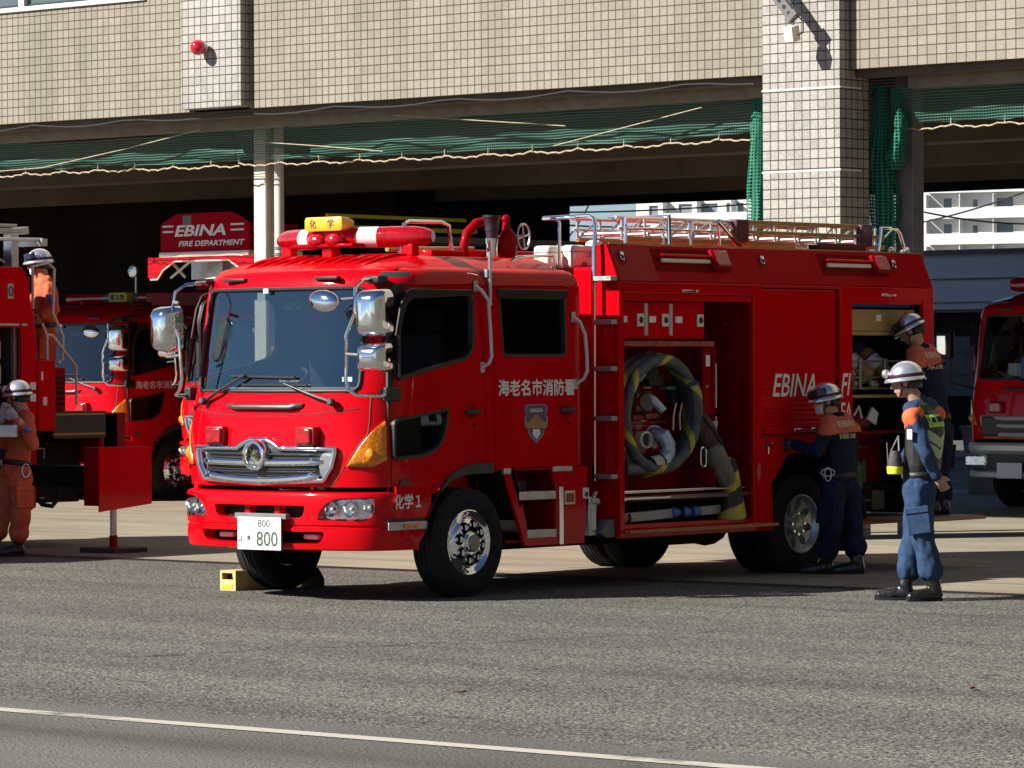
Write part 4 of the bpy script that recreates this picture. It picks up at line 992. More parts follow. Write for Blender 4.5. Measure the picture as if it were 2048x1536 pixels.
def wheel(root, s, x, y, kind, dual=False):
    """x: centre plane of the outer tyre, s: which side faces out"""
    ax = (s,0,0)
    t = obj('wheel', MB().lathe(tyre_prof(), (x,y,.405), ax, 56, cap=False), 'rubber', root, ang=30)
    if dual: obj('inner_tyre', MB().lathe(tyre_prof(), (x-s*.26,y,.405), ax, 48, cap=False), 'rubber', t, ang=30)
    if kind == 'front':
        prof = [(.222,-.09),(.222,.075),(.238,.10),(.243,.108),(.236,.112),(.222,.100),(.208,.082),(.195,.078),(.175,.118),(.150,.130),(.09,.135),(.080,.118),(.074,.118),(.070,.150),(.05,.158),(.0005,.160)]
        me = MB().lathe(prof, (x,y,.405), ax, 56)
        cut = MB()
        for k in range(8):
            a = 2*math.pi*k/8+.2; cut.cyl((x+s*.06,y+.128*math.sin(a),.405+.128*math.cos(a)),(x+s*.17,y+.137*math.sin(a),.405+.137*math.cos(a)),.034,.050,18)
        rim = obj('wheel_cover', boolean(me, cut), 'chrome', t, ang=40)
        hb_ = MB()
        for k in range(8):
            a = 2*math.pi*k/8+.2; hb_.cyl((x+s*.055,y+.127*math.sin(a),.405+.127*math.cos(a)),(x+s*.068,y+.128*math.sin(a),.405+.128*math.cos(a)),.040,n=18)
        obj('nut_recess', hb_, 'dark', rim)
        obj('brake_drum', MB().lathe([(.215,-.115),(.20,-.13),(.0005,-.13)], (x,y,.405), ax, 28), 'dark', t)
        nt_ = MB()
        for k in range(8):
            a = 2*math.pi*k/8+.2; nt_.ell((x+s*.085,y+.130*math.sin(a),.405+.130*math.cos(a)),.021,n=12)
        obj('wheel_nut', nt_, 'chrome', rim)
        obj('hub_cap', MB().lathe([(.062,.15),(.058,.166),(.03,.168),(.028,.172),(.0005,.172)], (x,y,.405), ax, 28), pm('hub_grey', (.35,.33,.30), .4, .6), rim)
    else:
        prof = [(.222,-.09),(.222,.085),(.238,.105),(.243,.112),(.232,.114),(.218,.095),(.205,.06),(.165,.045),(.10,.030),(.095,.07),(.06,.085),(.0005,.088)]
        me = MB().lathe(prof, (x,y,.405), ax, 56)
        cut = MB()
        for k in range(8):
            a = 2*math.pi*k/8+.2
            M3 = Matrix.Rotation(-a if s > 0 else a, 3, 'X'); cut.ell((x+s*.05,y+.155*math.sin(a),.405+.155*math.cos(a)),.09,.036,.050,16,Matrix.Rotation(-a,3,'X'))
        rim = obj('wheel_rim', boolean(me, cut), 'alu' if kind == 'rear' else 'chrome', t, ang=40)
        obj('rim_back', MB().lathe([(.20,-.05),(.0005,-.05)], (x,y,.405), ax, 30, cap=False), 'dark', rim)
        nt_ = MB()
        for k in range(8):
            a = 2*math.pi*k/8; nt_.cyl((x+s*.03,y+.085*math.sin(a),.405+.085*math.cos(a)),(x+s*.085,y+.085*math.sin(a),.405+.085*math.cos(a)),.014,.012,8)
        obj('wheel_nut', nt_, 'chrome', rim)
    return t
FW = wheel(ft, 1, .915, 3.17, 'front'); FW2 = wheel(ft, -1, -.915, 3.17, 'front')
RW = wheel(ft, 1, .94, 7.30, 'rear', True); RW2 = wheel(ft, -1, -.94, 7.30, 'rear', True)
# ------------------------------------------------------------------ body
BX = 1.09
arch = [(6.86,.37),(6.845,.748),(7.07,.985),(7.60,.985),(7.86,.75),(7.90,.37)]
bay1 = [(4.935,.44),(6.60,.44),(6.60,2.268),(4.935,2.268)]
bay2 = [(7.975,.43),(9.02,.43),(9.02,2.25),(7.975,2.25)]
shut = [(6.72,1.145),(7.80,1.145),(7.80,2.335),(6.72,2.335)]
side = [(4.875,.37),(6.86,.37),(6.845,.748),(7.07,.985),(7.60,.985),(7.86,.75),(7.90,.37),(9.175,.37),(9.175,2.36),(4.875,2.36)]
body = fp('body', MB().plate(side, [bay1, shut, bay2], 'x', BX-.045, BX), 'red', bevel=.006)
bb = lambda nm, g, m='red', **k: obj(nm, g, m, body, **k)
fp('body_side', MB().plate(side, [], 'x', -BX, -BX+.045), 'red')
fp('body_front', MB().box(-1.045,1.045,4.875,4.91,.62,2.36).box(.83,1.045,4.87,4.874,.45,2.0), 'red')
fp('body_rear', MB().box(-1.045,1.045,9.14,9.175,.45,2.36), 'red')
fp('body_floor', MB().box(-1.04,1.04,4.91,6.84,.40,.435).box(-1.04,1.04,7.92,9.14,.39,.425).box(-1.045,1.045,6.84,7.92,1.0,1.03), 'dred')
fp('wheel_housing', MB().box(.30,.34,6.84,7.92,.4,1.0).box(.34,1.03,6.80,6.835,.38,.99).box(.34,1.03,7.905,7.94,.38,.99), 'dark'); fp('wheel_housing', MB().box(-.34,-.30,6.84,7.92,.4,1.0), 'dark')
fp('rear_mudflap', MB().box(.70,1.08,7.86,7.88,.16,.60), 'rubber')
for s in (1, -1):
    poly = [(s*1.09,2.362),(s*.965,2.652),(s*.83,2.652),(s*.83,2.362)]
    sl = fp('upper_locker', MB().prism(poly, 'y', 4.87, 9.17), 'ured', bevel=.008)
    # features lie on the slanted face
    P0, P1 = Vector((s*1.09,0,2.362)), Vector((s*.965,0,2.652)); ud = (P1-P0).normalized(); nd = Vector((s*ud.z,0,-s*ud.x)); nd = nd if nd.x*s > 0 else -nd
    def on(y, t, off=0.): q = P0+ud*t*.316+nd*off; return Vector((q.x, y, q.z))
    def slab(y0, y1, t0, t1, o0, o1):
        return MB().obox((on(y0,t0,o0)+on(y1,t1,o1))/2, (0,1,0), ud, nd, (y1-y0)/2, abs(t1-t0)*.158, (o1-o0)/2)
    for y0 in (5.40, 7.62):
        rc = obj('lamp_recess', slab(y0,y0+.95,.30,.90,.001,.004), pm('recess_red', (.20,.001,.004), .5, spec=.03), sl)
        obj('floodlight_tube', slab(y0+.075,y0+.70,.52,.62,.006,.03), 'cream', rc, bevel=.006)
        obj('tube_hood', slab(y0+.06,y0+.71,.65,.71,.006,.05), 'red', rc, bevel=.004)
        st_ = obj('side_strobe', slab(y0+.70,y0+.92,.34,.86,.004,.06), 'lens_housing' if 'lens_housing' in M else 'dred', rc, bevel=.012)
        obj('lens', slab(y0+.725,y0+.895,.40,.80,.06,.075), 'redlens', st_, bevel=.01)
    if s > 0: obj('pale_patch', slab(4.90,5.38,.02,.98,.0008,.0016), pm('patch_red', (.42,.02,.02), .5, spec=.1), sl)  # flat patch in a browner red at the locker's front end
    for y in (5.00, 6.82, 8.68):
        c_ = obj('lamp_cup', MB().lathe([(.062,.0),(.062,.004),(.05,.0045),(.03,.002)], on(y,.62), nd, 22), 'dred', sl)
        obj('tie_ring', MB().tube([on(y,.66,.012)+(Vector((0,1,0))*math.cos(a)*.022+ud*math.sin(a)*.032) for a in [2*math.pi*i/16 for i in range(16)]], .007, 6, closed=True).cyl(on(y,.72,0), on(y,.72,.025), .014), 'chrome', c_)
    obj('top_edge', MB().box(*sorted((s*.94,s*.97)),4.90,9.15,2.653,2.664), 'gold' if s > 0 else 'alu', sl)
fp('tank_top', MB().box(-.829,.829,4.88,9.16,2.25,2.475).box(-.829,.829,5.46,9.15,2.476,2.60), 'red', bevel=.008)
fp('tank_front', MB().box(-.82,.82,4.862,4.874,2.10,2.46), 'red', bevel=.004)
# front-corner ladder
ld = fp('corner_ladder', MB().tube([(.52,4.84,2.50),(.52,4.84,2.82),(.50,4.84,2.86)], .016, 10).tube([(.36,4.84,2.865),(.72,4.84,2.872),(.83,4.84,2.872),(.87,4.84,2.85),(.895,4.83,2.79),(.895,4.81,2.6),(.895,4.80,.82)], .017, 10), 'chrome')
obj('hoop_plate', MB().obox((.53,4.84,2.862),(1,0,0),(0,1,0),(0,0,1),.17,.02,.012), 'chrome', ld, bevel=.005)
for z in (2.37, 2.035, 1.675, 1.29, .84): obj('rung', MB().box(.905,1.085,4.78,4.86,z-.008,z+.03), 'tread', ld, bevel=.006)
# roller shutters
def slats(y0, y1, z0, z1, x, m='red'):
    g = MB(); z = z0; rows = []
    while z < z1-.001:
        zt = min(z+.04, z1); rows += [[(x-.004,y0,z),(x-.004,y1,z)],[(x,y0,z+.005),(x,y1,z+.005)],[(x+.0015,y0,(z+zt)/2),(x+.0015,y1,(z+zt)/2)],[(x,y0,zt-.004),(x,y1,zt-.004)]]; z = zt
    return g.grid(rows)
sh_ = fp('roller_shutter', slats(6.725,7.795,1.15,2.33,BX-.02), 'red', ang=20)
obj('pull_bar', MB().box(BX-.02,BX+.012,6.74,7.78,1.150,1.20).box(BX+.0,BX+.02,7.0,7.5,1.205,1.215), 'red', sh_, bevel=.004)
hdl = obj('shutter_handle', MB().box(BX+.012,BX+.03,7.12,7.28,1.165,1.19).box(BX+.012,BX+.024,7.36,7.46,1.162,1.192), 'chrome', sh_, bevel=.005)
obj('shutter_channel', MB().box(BX-.05,BX-.001,7.765,7.80,1.15,2.33), 'dred', sh_)
for a, b in ((4.93,6.63),(6.70,7.83),(7.96,9.05)): fp('drip_rail', MB().box(BX,BX+.012,a,b,2.345,2.356), 'red', bevel=.003)
for y0, y1, nm in ((4.94,6.595,1),(7.98,9.015,2)):
    r = fp('rolled_shutter', MB().box(BX-.05,BX-.012,y0,y1,2.215,2.265), 'red', bevel=.006)
    yc = (y0+y1)/2
    obj('shutter_handle', MB().box(BX-.012,BX+.008,yc-.10,yc+.06,2.283,2.305).box(BX-.012,BX+.004,yc+.08,yc+.12,2.284,2.304), 'chrome', r, bevel=.005)
# lettering
text('body_lettering', 'EBINA', ft, 'letter', (BX-.0170, 6.875, 1.452), XS, ZU, .60, .185, shear=.28, bold=.012)
text('body_lettering', 'FI', ft, 'letter', (BX+.0018, 7.80, 1.452), XS, ZU, .145, .185, shear=.28, bold=.012)
text('body_lettering', 'EA', ft, 'letter', (BX+.0018, 7.80, 1.24), XS, ZU, .15, .155, shear=.1, bold=.012)
# lower panel details right of bay 1
fp('body_seam', MB().box(BX,BX+.003,6.66,7.96,1.128,1.136), 'seam')
fp('tie_cleat', MB().cyl((BX,6.76,1.06),(BX+.03,6.76,1.06),.010).tube([(BX+.03,6.70,1.07),(BX+.03,6.76,1.055),(BX+.03,6.82,1.07)],.008,6).cyl((BX+.025,6.765,1.05),(BX+.025,6.765,.99),.008), 'chrome')
fp('paint_chip', MB().prism([(6.64,.86),(6.67,.93),(6.69,.90),(6.685,.82),(6.655,.76)], 'x', BX+.0005, BX+.0015), pm('worn_paint', (.40,.13,.10), .7))
# ---------------- bay 1 (pump bay)
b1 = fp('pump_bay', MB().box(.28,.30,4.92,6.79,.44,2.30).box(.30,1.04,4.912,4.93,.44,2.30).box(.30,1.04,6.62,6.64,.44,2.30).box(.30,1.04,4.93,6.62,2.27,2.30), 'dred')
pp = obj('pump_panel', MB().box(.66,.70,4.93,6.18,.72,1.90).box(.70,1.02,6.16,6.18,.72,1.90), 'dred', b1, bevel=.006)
obj('panel_edge', MB().box(.98,1.02,4.933,6.18,1.86,1.90), pm('worn_edge', (.34,.06,.05), .6, var=.6, vscale=30), b1)
lk = obj('upper_lockers', MB().box(.70,1.0,4.935,6.06,1.92,2.215), 'red', b1, bevel=.006)
for i, (a, b) in enumerate(((4.945,5.285),(5.325,5.60),(5.64,6.05))):
    dd = obj('locker_door', MB().box(1.0,1.012,a,b,1.93,2.205), 'red', b1, bevel=.003)
    obj('label_plate', MB().box(1.012,1.015,a+.04 if i != 1 else a+.02,(a+.04 if i != 1 else a+.02)+.085,2.045,2.095), 'letter', dd, bevel=.003)
    ltc = obj('locker_latch', MB().box(1.012,1.024,b-.10,b-.015,2.015,2.115), 'cream', dd, bevel=.008)
    obj('latch_cup', MB().lathe([(.026,0),(.026,.002),(.001,.002)], (1.024,b-.055,2.065), (1,0,0), 16), 'blk', ltc)
for y in (5.305, 5.62): obj('piano_hinge', MB().cyl((1.012,y,1.945),(1.012,y,2.195),.009).box(1.008,1.014,y-.022,y+.022,1.945,2.195), 'alu', b1)
obj('side_door', MB().box(.72,1.0,6.19,6.22,1.32,1.86).box(.98,1.0,6.05,6.19,1.32,1.86), 'dred', b1, bevel=.004)
obj('door_hinge', MB().cyl((1.0,6.215,1.37),(1.0,6.215,1.72),.009).cyl((1.0,6.215,.95),(1.0,6.215,1.3),.007), 'alu', b1)
obj('door_plate', MB().box(1.0,1.004,6.085,6.135,1.70,1.79), 'letter', b1)
obj('small_fittings', MB().box(1.0,1.012,6.08,6.10,1.53,1.55).box(1.0,1.03,6.05,6.20,1.22,1.26).cyl((.8,6.618,2.05),(.8,6.60,2.05),.015), 'alu', b1)
sh2 = obj('pump_shelf', MB().box(.32,1.03,4.935,6.61,.655,.695), 'dred', b1)
obj('shelf_edge', MB().box(1.03,1.045,4.94,6.61,.660,.690), 'chrome', sh2)
obj('rack_rail', MB().cyl((1.02,4.95,.725),(1.02,6.60,.725),.013).cyl((1.05,5.0,.67),(1.05,5.55,.67),.012), 'chrome', b1)
obj('locker_back', MB().box(.46,.48,4.935,6.30,.44,.655), 'ply', b1)
obj('locker_lip', MB().box(1.0,1.045,4.935,6.60,.44,.475), 'red', b1, bevel=.004)
# pipework
sa = side_at
pw = obj('pipework', MB().tube([sa(1297,872,.74), sa(1312,868,.86), sa(1328,872,.93), sa(1336,888,.95), sa(1336,905,.95), sa(1328,920,.95), sa(1318,926,.95)], [.058,.058,.06,.06,.06,.058,.056], 18), 'lblue', b1)
obj('elbow_flange', MB().tube([sa(1306,868,.78), sa(1309,868,.82)], .072, 20).tube([sa(1334,899,.95), sa(1335,903,.95)], .066, 20), 'lblue', pw)
obj('suction_pipe', MB().tube([sa(1312,928,.95), sa(1290,934,.94), sa(1266,937,.93), sa(1250,937,.9)], .056, 18), 'grey', pw)
obj('white_collar', MB().tube([sa(1319,924,.95), sa(1301,929,.95)], .059, 20), 'steel', pw)
obj('collar_band', MB().tube([sa(1321,923,.95), sa(1319,924,.95)], .066, 20).tube([sa(1301,929,.95), sa(1299,930,.95)], .066, 20), 'blk', pw)
c_ = sa(1271,881,.80)
obj('outlet_flange', MB().lathe([(.055,0),(.068,.0),(.068,.13),(.055,.14),(.052,.02)], c_, (1,-.15,.05), 24), 'cream', pw)
obj('outlet_dark', MB().lathe([(.052,.0),(.0005,.0)], c_+Vector((.10,-.015,.005)), (1,-.15,.05), 20, cap=False), 'blk', pw)
obj('outlet_cap', MB().lathe([(.07,0),(.08,.03),(.07,.07),(.0005,.075)], sa(1252,880,.78), (1,0,0), 20), 'dred', pw)
c_ = sa(1264,803,.76)
obj('valve', MB().lathe([(.05,0),(.082,.02),(.082,.06),(.06,.08),(.082,.10),(.082,.15),(.05,.16)], c_, (.5,.75,0), 22), 'alu', pw)
obj('valve_ring', MB().lathe([(.045,0),(.06,0),(.06,.04),(.045,.04)], sa(1286,803,.88), (1,-.25,0), 22), 'chrome', pw)
obj('valve_bore', MB().lathe([(.046,.0),(.0005,.0)], sa(1286,803,.88)+Vector((.02,-.005,0)), (1,-.25,0), 18, cap=False), 'blk', pw)
obj('valve_nozzle', MB().tube([sa(1292,798,.86), sa(1306,801,.9), sa(1316,810,.93), sa(1327,822,.96)], [.046,.042,.033,.032], 16), 'lblue', pw)
obj('gauge_body', MB().tube([sa(1298,742,.72), sa(1298,742,.86)], .075, 20).obox(sa(1302,760,.8),(0,1,0),(1,0,0),(0,0,1),.09,.06,.05), 'blk', pw, bevel=.01)
obj('brass_fitting', MB().ell(sa(1283,746,.86), .03).tube([sa(1268,768,.84), sa(1268,780,.84)], .03, 12).ell(sa(1267,765,.86), .028), 'chrome', pw)
obj('fitting_stem', MB().tube([sa(1288,748,.86), sa(1270,770,.84)], .018, 8).tube([sa(1285,774,.8), sa(1300,774,.8)], .014, 8), 'alu', pw)
obj('tap', MB().tube([sa(1320,776,.78), sa(1334,777,.84)], .012, 8).obox(sa(1342,776,.86),(0,1,0),(1,0,0),(0,0,1),.05,.012,.013), pm('green_handle', (.06,.28,.15), .5), pw)
obj('tap_body', MB().obox(sa(1348,792,.78),(0,1,0),(1,0,0),(0,0,1),.04,.03,.07), pm('navy_block', (.02,.03,.07), .5), pw, bevel=.008)
obj('manifold', MB().tube([sa(1262,836,.74), sa(1300,834,.74)], .03, 12).tube([sa(1258,846,.76), sa(1330,844,.76)], .012, 8).obox(sa(1300,832,.76),(0,1,0),(1,0,0),(0,0,1),.09,.03,.02), pm('worn_manifold', (.30,.10,.08), .45, .3, var=.6, vscale=25), pw)
obj('pump_casing', MB().ell(sa(1285,905,.60), .22, .34, .22, 24).ell(sa(1265,850,.62), .16, .2, .15, 20), pm('glossy_dark_red', (.30,.003,.010), .2, coat=.8), pw)
obj('rod', MB().tube([sa(1352,806,.9),sa(1347,830,.9),sa(1346,860,.9)], .009, 6).tube([sa(1364,806,.9),sa(1359,830,.9),sa(1360,860,.9)], .009, 6), 'alu', b1)
obj('drain_rod', MB().cyl((.80,4.95,1.14),(.80,5.50,1.135),.012).box(.70,.72,4.95,5.55,1.16,1.19), 'alu', b1)
# fold-down board
fbd = fp('fold_down_board', MB().box(1.092,1.15,4.93,6.86,.405,.432), 'wood', bevel=.005)
# ---------------- bay 2 (rear bay)
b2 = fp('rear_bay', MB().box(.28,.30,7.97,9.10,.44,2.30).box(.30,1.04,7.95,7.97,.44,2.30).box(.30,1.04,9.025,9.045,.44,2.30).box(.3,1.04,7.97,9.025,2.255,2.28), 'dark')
obj('top_drawer', MB().box(.45,1.01,7.98,9.0,1.985,2.175), 'ply', b2, bevel=.006)
obj('drawer_lip', MB().box(1.01,1.03,7.98,9.0,1.955,1.985), 'ply', b2)
lb_ = obj('drawer_label', MB().box(1.011,1.015,8.43,8.50,2.075,2.13), 'letter', b2); obj('drawer_knob', MB().lathe([(.03,0),(.03,.01),(.02,.012)], (1.011,8.87,2.12), (1,.0,0), 16).lathe([(.03,0),(.03,.01),(.02,.012)], (1.011,7.99,2.12), (1,.0,0), 16), pm('brass_dark', (.10,.06,.03), .5, .5), b2)
obj('blue_tarp', MB().box(.5,1.0,7.99,8.96,2.19,2.245), 'blue', b2, bevel=.015)
rk = obj('cylinder_rack', MB().box(.5,1.02,7.98,9.0,1.50,1.52).cyl((1.03,7.98,1.735),(1.03,8.9,1.735),.011).cyl((1.03,7.98,1.60),(1.03,8.9,1.60),.009).cyl((1.03,8.16,1.50),(1.03,8.16,1.76),.02).cyl((1.03,8.53,1.50),(1.03,8.53,1.76),.022).cyl((1.03,8.1,1.66),(1.03,8.2,1.66),.01), pm('rack_grey', (.25,.25,.25), .4, .6), b2)
obj('mid_shelf', MB().box(.4,1.03,7.98,9.0,1.43,1.455), 'ply', b2, bevel=.004)
obj('lower_shelf', MB().box(.4,1.03,7.98,9.0,1.13,1.15), 'dred', b2)
g = MB(); rng = random.Random(3)
obj('tool_panel', MB().box(.62,.66,8.0,9.0,.48,1.12), 'dred', b2)
obj('green_cylinder', MB().tube([(.82,8.42,.66),(.82,8.42,.86),(.82,8.42,.90)], [.045,.045,.015], 14), pm('green_bottle', (.05,.14,.08), .4), b2)
obj('tool_fittings', MB().box(.66,.8,8.2,8.6,1.0,1.02).cyl((.7,8.15,.55),(.7,8.15,.95),.02).cyl((.75,8.6,.5),(.75,8.6,.9),.03).box(.66,.9,8.05,8.5,.55,.57).box(.7,.9,8.52,8.7,.48,.64), pm('old_steel', (.13,.11,.10), .5, .5, var=.3), b2)
obj('white_tool', MB().obox((.85,8.12,.98),(0,.5,-.86),(1,0,0),(0,.86,.5),.045,.01,.016), 'white', b2)
fb2 = fp('rear_step_board', MB().box(1.092,1.72,7.98,9.02,.405,.432), 'wood', bevel=.006)
obj('board_top', MB().box(1.12,1.70,8.0,9.0,.433,.437), 'tread', fb2)

# ------------------------------------------------------------------ nozzle monitor on the roof
nz = fp('water_monitor', MB().tube([(.12,4.20,2.50),(.12,4.16,2.62),(.12,4.20,2.74),(.14,4.29,2.82),(.17,4.38,2.84)], [.042,.036,.036,.036,.034], 14).tube([(.20,4.50,2.50),(.20,4.50,2.60),(.20,4.48,2.72)], [.055,.06,.05], 14), 'dred')
obj('monitor_barrel', MB().tube([(.24,4.36,2.56),(.24,4.36,2.66)], .045, 14).tube([(.24,4.36,2.66),(.24,4.36,2.70)], .052, 14), 'chrome', nz)
obj('monitor_tip', MB().tube([(.24,4.36,2.76),(.24,4.36,2.80),(.24,4.36,2.86),(.24,4.36,2.865),(.24,4.36,2.88)], [.055,.055,.068,.072,.072], 18), 'blk', nz)
obj('monitor_neck', MB().tube([(.24,4.36,2.69),(.24,4.36,2.77)], .048, 14), pm('purple_black', (.04,.015,.04), .35), nz)
obj('monitor_body', MB().ell((.24,4.55,2.64),.07,.09,.15,16).tube([(.24,4.53,2.76),(.24,4.53,2.85)],[.035,.025],12).ell((.24,4.53,2.855),.035), 'dred', nz)
obj('hand_wheel', MB().tube([(.30+.0*math.cos(a),4.67+.075*math.cos(a),2.72+.10*math.sin(a)) for a in [2*math.pi*i/28 for i in range(28)]], .008, 6, closed=True).cyl((.30,4.60,2.70),(.30,4.74,2.74),.006).cyl((.30,4.68,2.63),(.30,4.66,2.81),.006).cyl((.24,4.6,2.72),(.31,4.67,2.72),.012), 'alu', nz)
# ================================================================== THINGS CARRIED BY THE TRUCK
ty, tz, tx = 5.53, 1.32, .93
hs = thing('suction_hose', 'thick coiled grey suction hose with yellow stripes in the open pump locker', 'hose', (tx, ty, .72))
P = []
n = 520; K = 24
for i in range(n+1):
    t = i/n*3.3; a = 2*math.pi*t-1.3; r = .015*math.sin(a*2+1); P.append(Vector((tx-.14+.07*t+.02*math.sin(a), ty+(.57-.05*t+r)*math.cos(a), tz+(.475-.012*t+r)*math.sin(a))))
ho = obj('hose', MB().tube(P, [.045*(1+.012*math.sin(i*.6)) for i in range(n+1)], K), 'hose', hs)
ho.data.materials.append(M['hyel'])
for k, p in enumerate(ho.data.polygons):
    i, q = divmod(k, K); ph = (i/26+q/K*.9) % 1
    if len(p.vertices) == 4 and ph < .19: p.material_index = 1
# strainer basket
s0, s1 = Vector((1.0, 5.98, 1.30)), Vector((1.0, 6.36, .77))
sb_ = thing('strainer_basket', 'grey canvas strainer bag hanging in the pump locker beside the coiled hose', 'strainer', (1.0, 6.2, .72))
d = (s1-s0)
obj('basket', MB().tube([s0+d*.40,s0+d*.46,s0+d*.6,s0+d*.8,s0+d*.97,s0+d*1.0], [.07,.088,.092,.09,.082,.07], 20), 'canvas', sb_)
obj('net_cover', MB().tube([s0-d*.02,s0+d*.06,s0+d*.2,s0+d*.38,s0+d*.43], [.05,.085,.095,.09,.07], 18), pm('brown_netting', (.10,.045,.04), .8, var=.7, vscale=35, bump=.8, bscale=40), sb_)
c0 = Vector((1.06, 5.97, .98))
obj('carabiner', MB().tube([c0+Vector((0,.035*u,.075*v)) for u, v in [(-1,-.6),(-.6,-1),(.6,-1),(1,-.6),(1,.6),(.6,1),(-.6,1),(-1,.6)]], .008, 6, closed=True), 'chrome', sb_)
obj('carry_strap', MB().tube([s0+d*.0+Vector((.09,-.05,0)), s0+d*.2+Vector((.10,0,0)), s0+d*.42+Vector((.095,.03,0))], .012, 6), 'blk', sb_)
# striped cone sleeve
cz = thing('striped_sleeve', 'black and yellow striped padded sleeve standing by the pump locker sill', 'sleeve', (1.0, 6.44, .47))
rows = []; K = 28
for j in range(61):
    t = j/60; r = .120-.074*t**1.15; r *= 1 if t < .97 else (1-t)/.03*.8+.2; z = .472+.50*t
    rows.append([(1.0+r*math.cos(2*math.pi*k/K), 6.42-.02*t+r*math.sin(2*math.pi*k/K), z) for k in range(K)])
sv = obj('sleeve', MB().loft(rows), 'blk', cz); sv.data.materials.append(M['hyel'])
for k, p in enumerate(sv.data.polygons):
    c_ = p.center+ORG[cz.as_pointer()]; ph = ((c_.z-.472)/.26-math.atan2(c_.y-6.41, c_.x-1.0)/(2*math.pi)*1.0) % 1
    if ph < .5: p.material_index = 1
# pole tool on the lower shelf
pt = thing('pole_tool', 'long grey pole tool with blue knobs lying in the sill locker', 'tool', (.93, 5.6, .476))
obj('shaft', MB().obox((.95,5.35,.53),(0,1,.03),(1,0,0),(0,-.03,1),.36,.025,.038).obox((.95,6.15,.55),(0,1,.03),(1,0,0),(0,-.03,1),.17,.022,.036), pm('pole_grey', (.36,.40,.46), .4, .3, var=.2), pt, bevel=.006)
obj('grip', MB().cyl((.95,4.98,.52),(.95,5.10,.52),.04), pm('ochre_grip', (.40,.22,.06), .6), pt)
for y in (5.72, 5.86, 5.99): obj('blue_knob', MB().tube([(.96,y-.04,.54),(.96,y,.545),(.96,y+.05,.545)], [.035,.048,.03], 14), pm('knob_blue', (.06,.18,.50), .35), pt)
obj('end_band', MB().cyl((.95,5.11,.522),(.95,5.14,.522),.042).cyl((.95,5.80,.545),(.95,5.82,.545),.046), 'blk', pt)
# breathing air cylinders
for i, (y, num, lab) in enumerate(((8.05,'','leftmost ochre air cylinder with plain white label in the rear locker'),(8.30,'2','ochre air cylinder with the number 2 label in the rear locker'),(8.60,'19','ochre air cylinder with the number 19 label in the rear locker'))):
    t = thing('air_cylinder', lab, 'cylinder', (.85, y, 1.52), 'air cylinders in the rear locker')
    A_, B_ = Vector((.98, y+.06, 1.58)), Vector((.62, y-.03, 1.93)); dv = (B_-A_).normalized()
    obj('tank', MB().tube([A_,A_+dv*.02,A_+dv*.30,A_+dv*.38,A_+dv*.42], [.06,.085,.085,.06,.03], 20), pm('ochre_tank', (.36,.20,.05), .5, var=.15), t)
    obj('label_wrap', MB().tube([A_+dv*.13,A_+dv*.24], .0865, 20), 'letter', t)
    obj('blue_cover', MB().tube([A_+dv*.245,A_+dv*.40], [.087,.07], 20), 'blue', t)
    obj('valve', MB().cyl(A_-dv*.05, A_+dv*.01, .025).ell(A_+Vector((.03,0,-.03)), .03), pm('valve_green', (.22,.34,.24), .4), t)
    if num:
        sd = dv.cross(Vector((0,1,0))).normalized(); sd = sd if sd.x > 0 else -sd
        c = A_+dv*.15+sd*.0885; text('number', num, t, 'blk', c+Vector((0,-.035,0)), (0,1,0), dv, .075 if len(num) > 1 else .045, .07, bold=.01)
# red cap and white cloth bundle
bd = thing('kit_bundle', 'red and white kit bundle on the middle shelf of the rear locker', 'bundle', (.9, 8.3, 1.15))
obj('red_bag', MB().ell((.86,8.30,1.22),.12,.22,.075,18), pm('bag_red', (.16,.01,.015), .7, bump=.6), bd)
obj('white_flap', MB().prism([(8.34,1.25),(8.42,1.35),(8.50,1.30),(8.47,1.20)], 'x', .96, .98), 'mask', bd)
obj('strap', MB().tube([(.98,8.14,1.28),(.99,8.20,1.36),(.99,8.24,1.26)], .012, 6), 'white', bd)
# white cases on the deck
for i, (x0, x1, lab) in enumerate(((.46,.60,'white case lettered on its side, nearest the chrome ladder hoop'),(.20,.36,'cream case behind the lettered white case on the deck'))):
    t = thing('equipment_case', lab, 'case', ((x0+x1)/2, 5.0, 2.478), 'white cases on the deck behind the cab')
    y0, y1 = (4.93, 5.40) if i == 0 else (4.90, 5.30)
    b = obj('case_body', MB().box(x0,x1,y0,y1,2.478,2.655), 'cream', t, bevel=.025)
    obj('lid_seam', MB().box(x0-.002,x1+.002,y0-.002,y1+.002,2.60,2.606), 'grey', t)
    obj('latch', MB().box(x1,x1+.012,y0+.10,y0+.14,2.49,2.52).box(x1,x1+.012,y1-.14,y1-.10,2.49,2.52), 'grey', t)
    if i == 0:
        text('lettering', 'LIGHTBOX', t, 'grey', (x1+.001, 5.08, 2.56), XS, ZU, .26, .035, bold=.01)
        obj('round_lamp', MB().ell((.50,5.30,2.66),.06,.09,.045), 'cream', t)
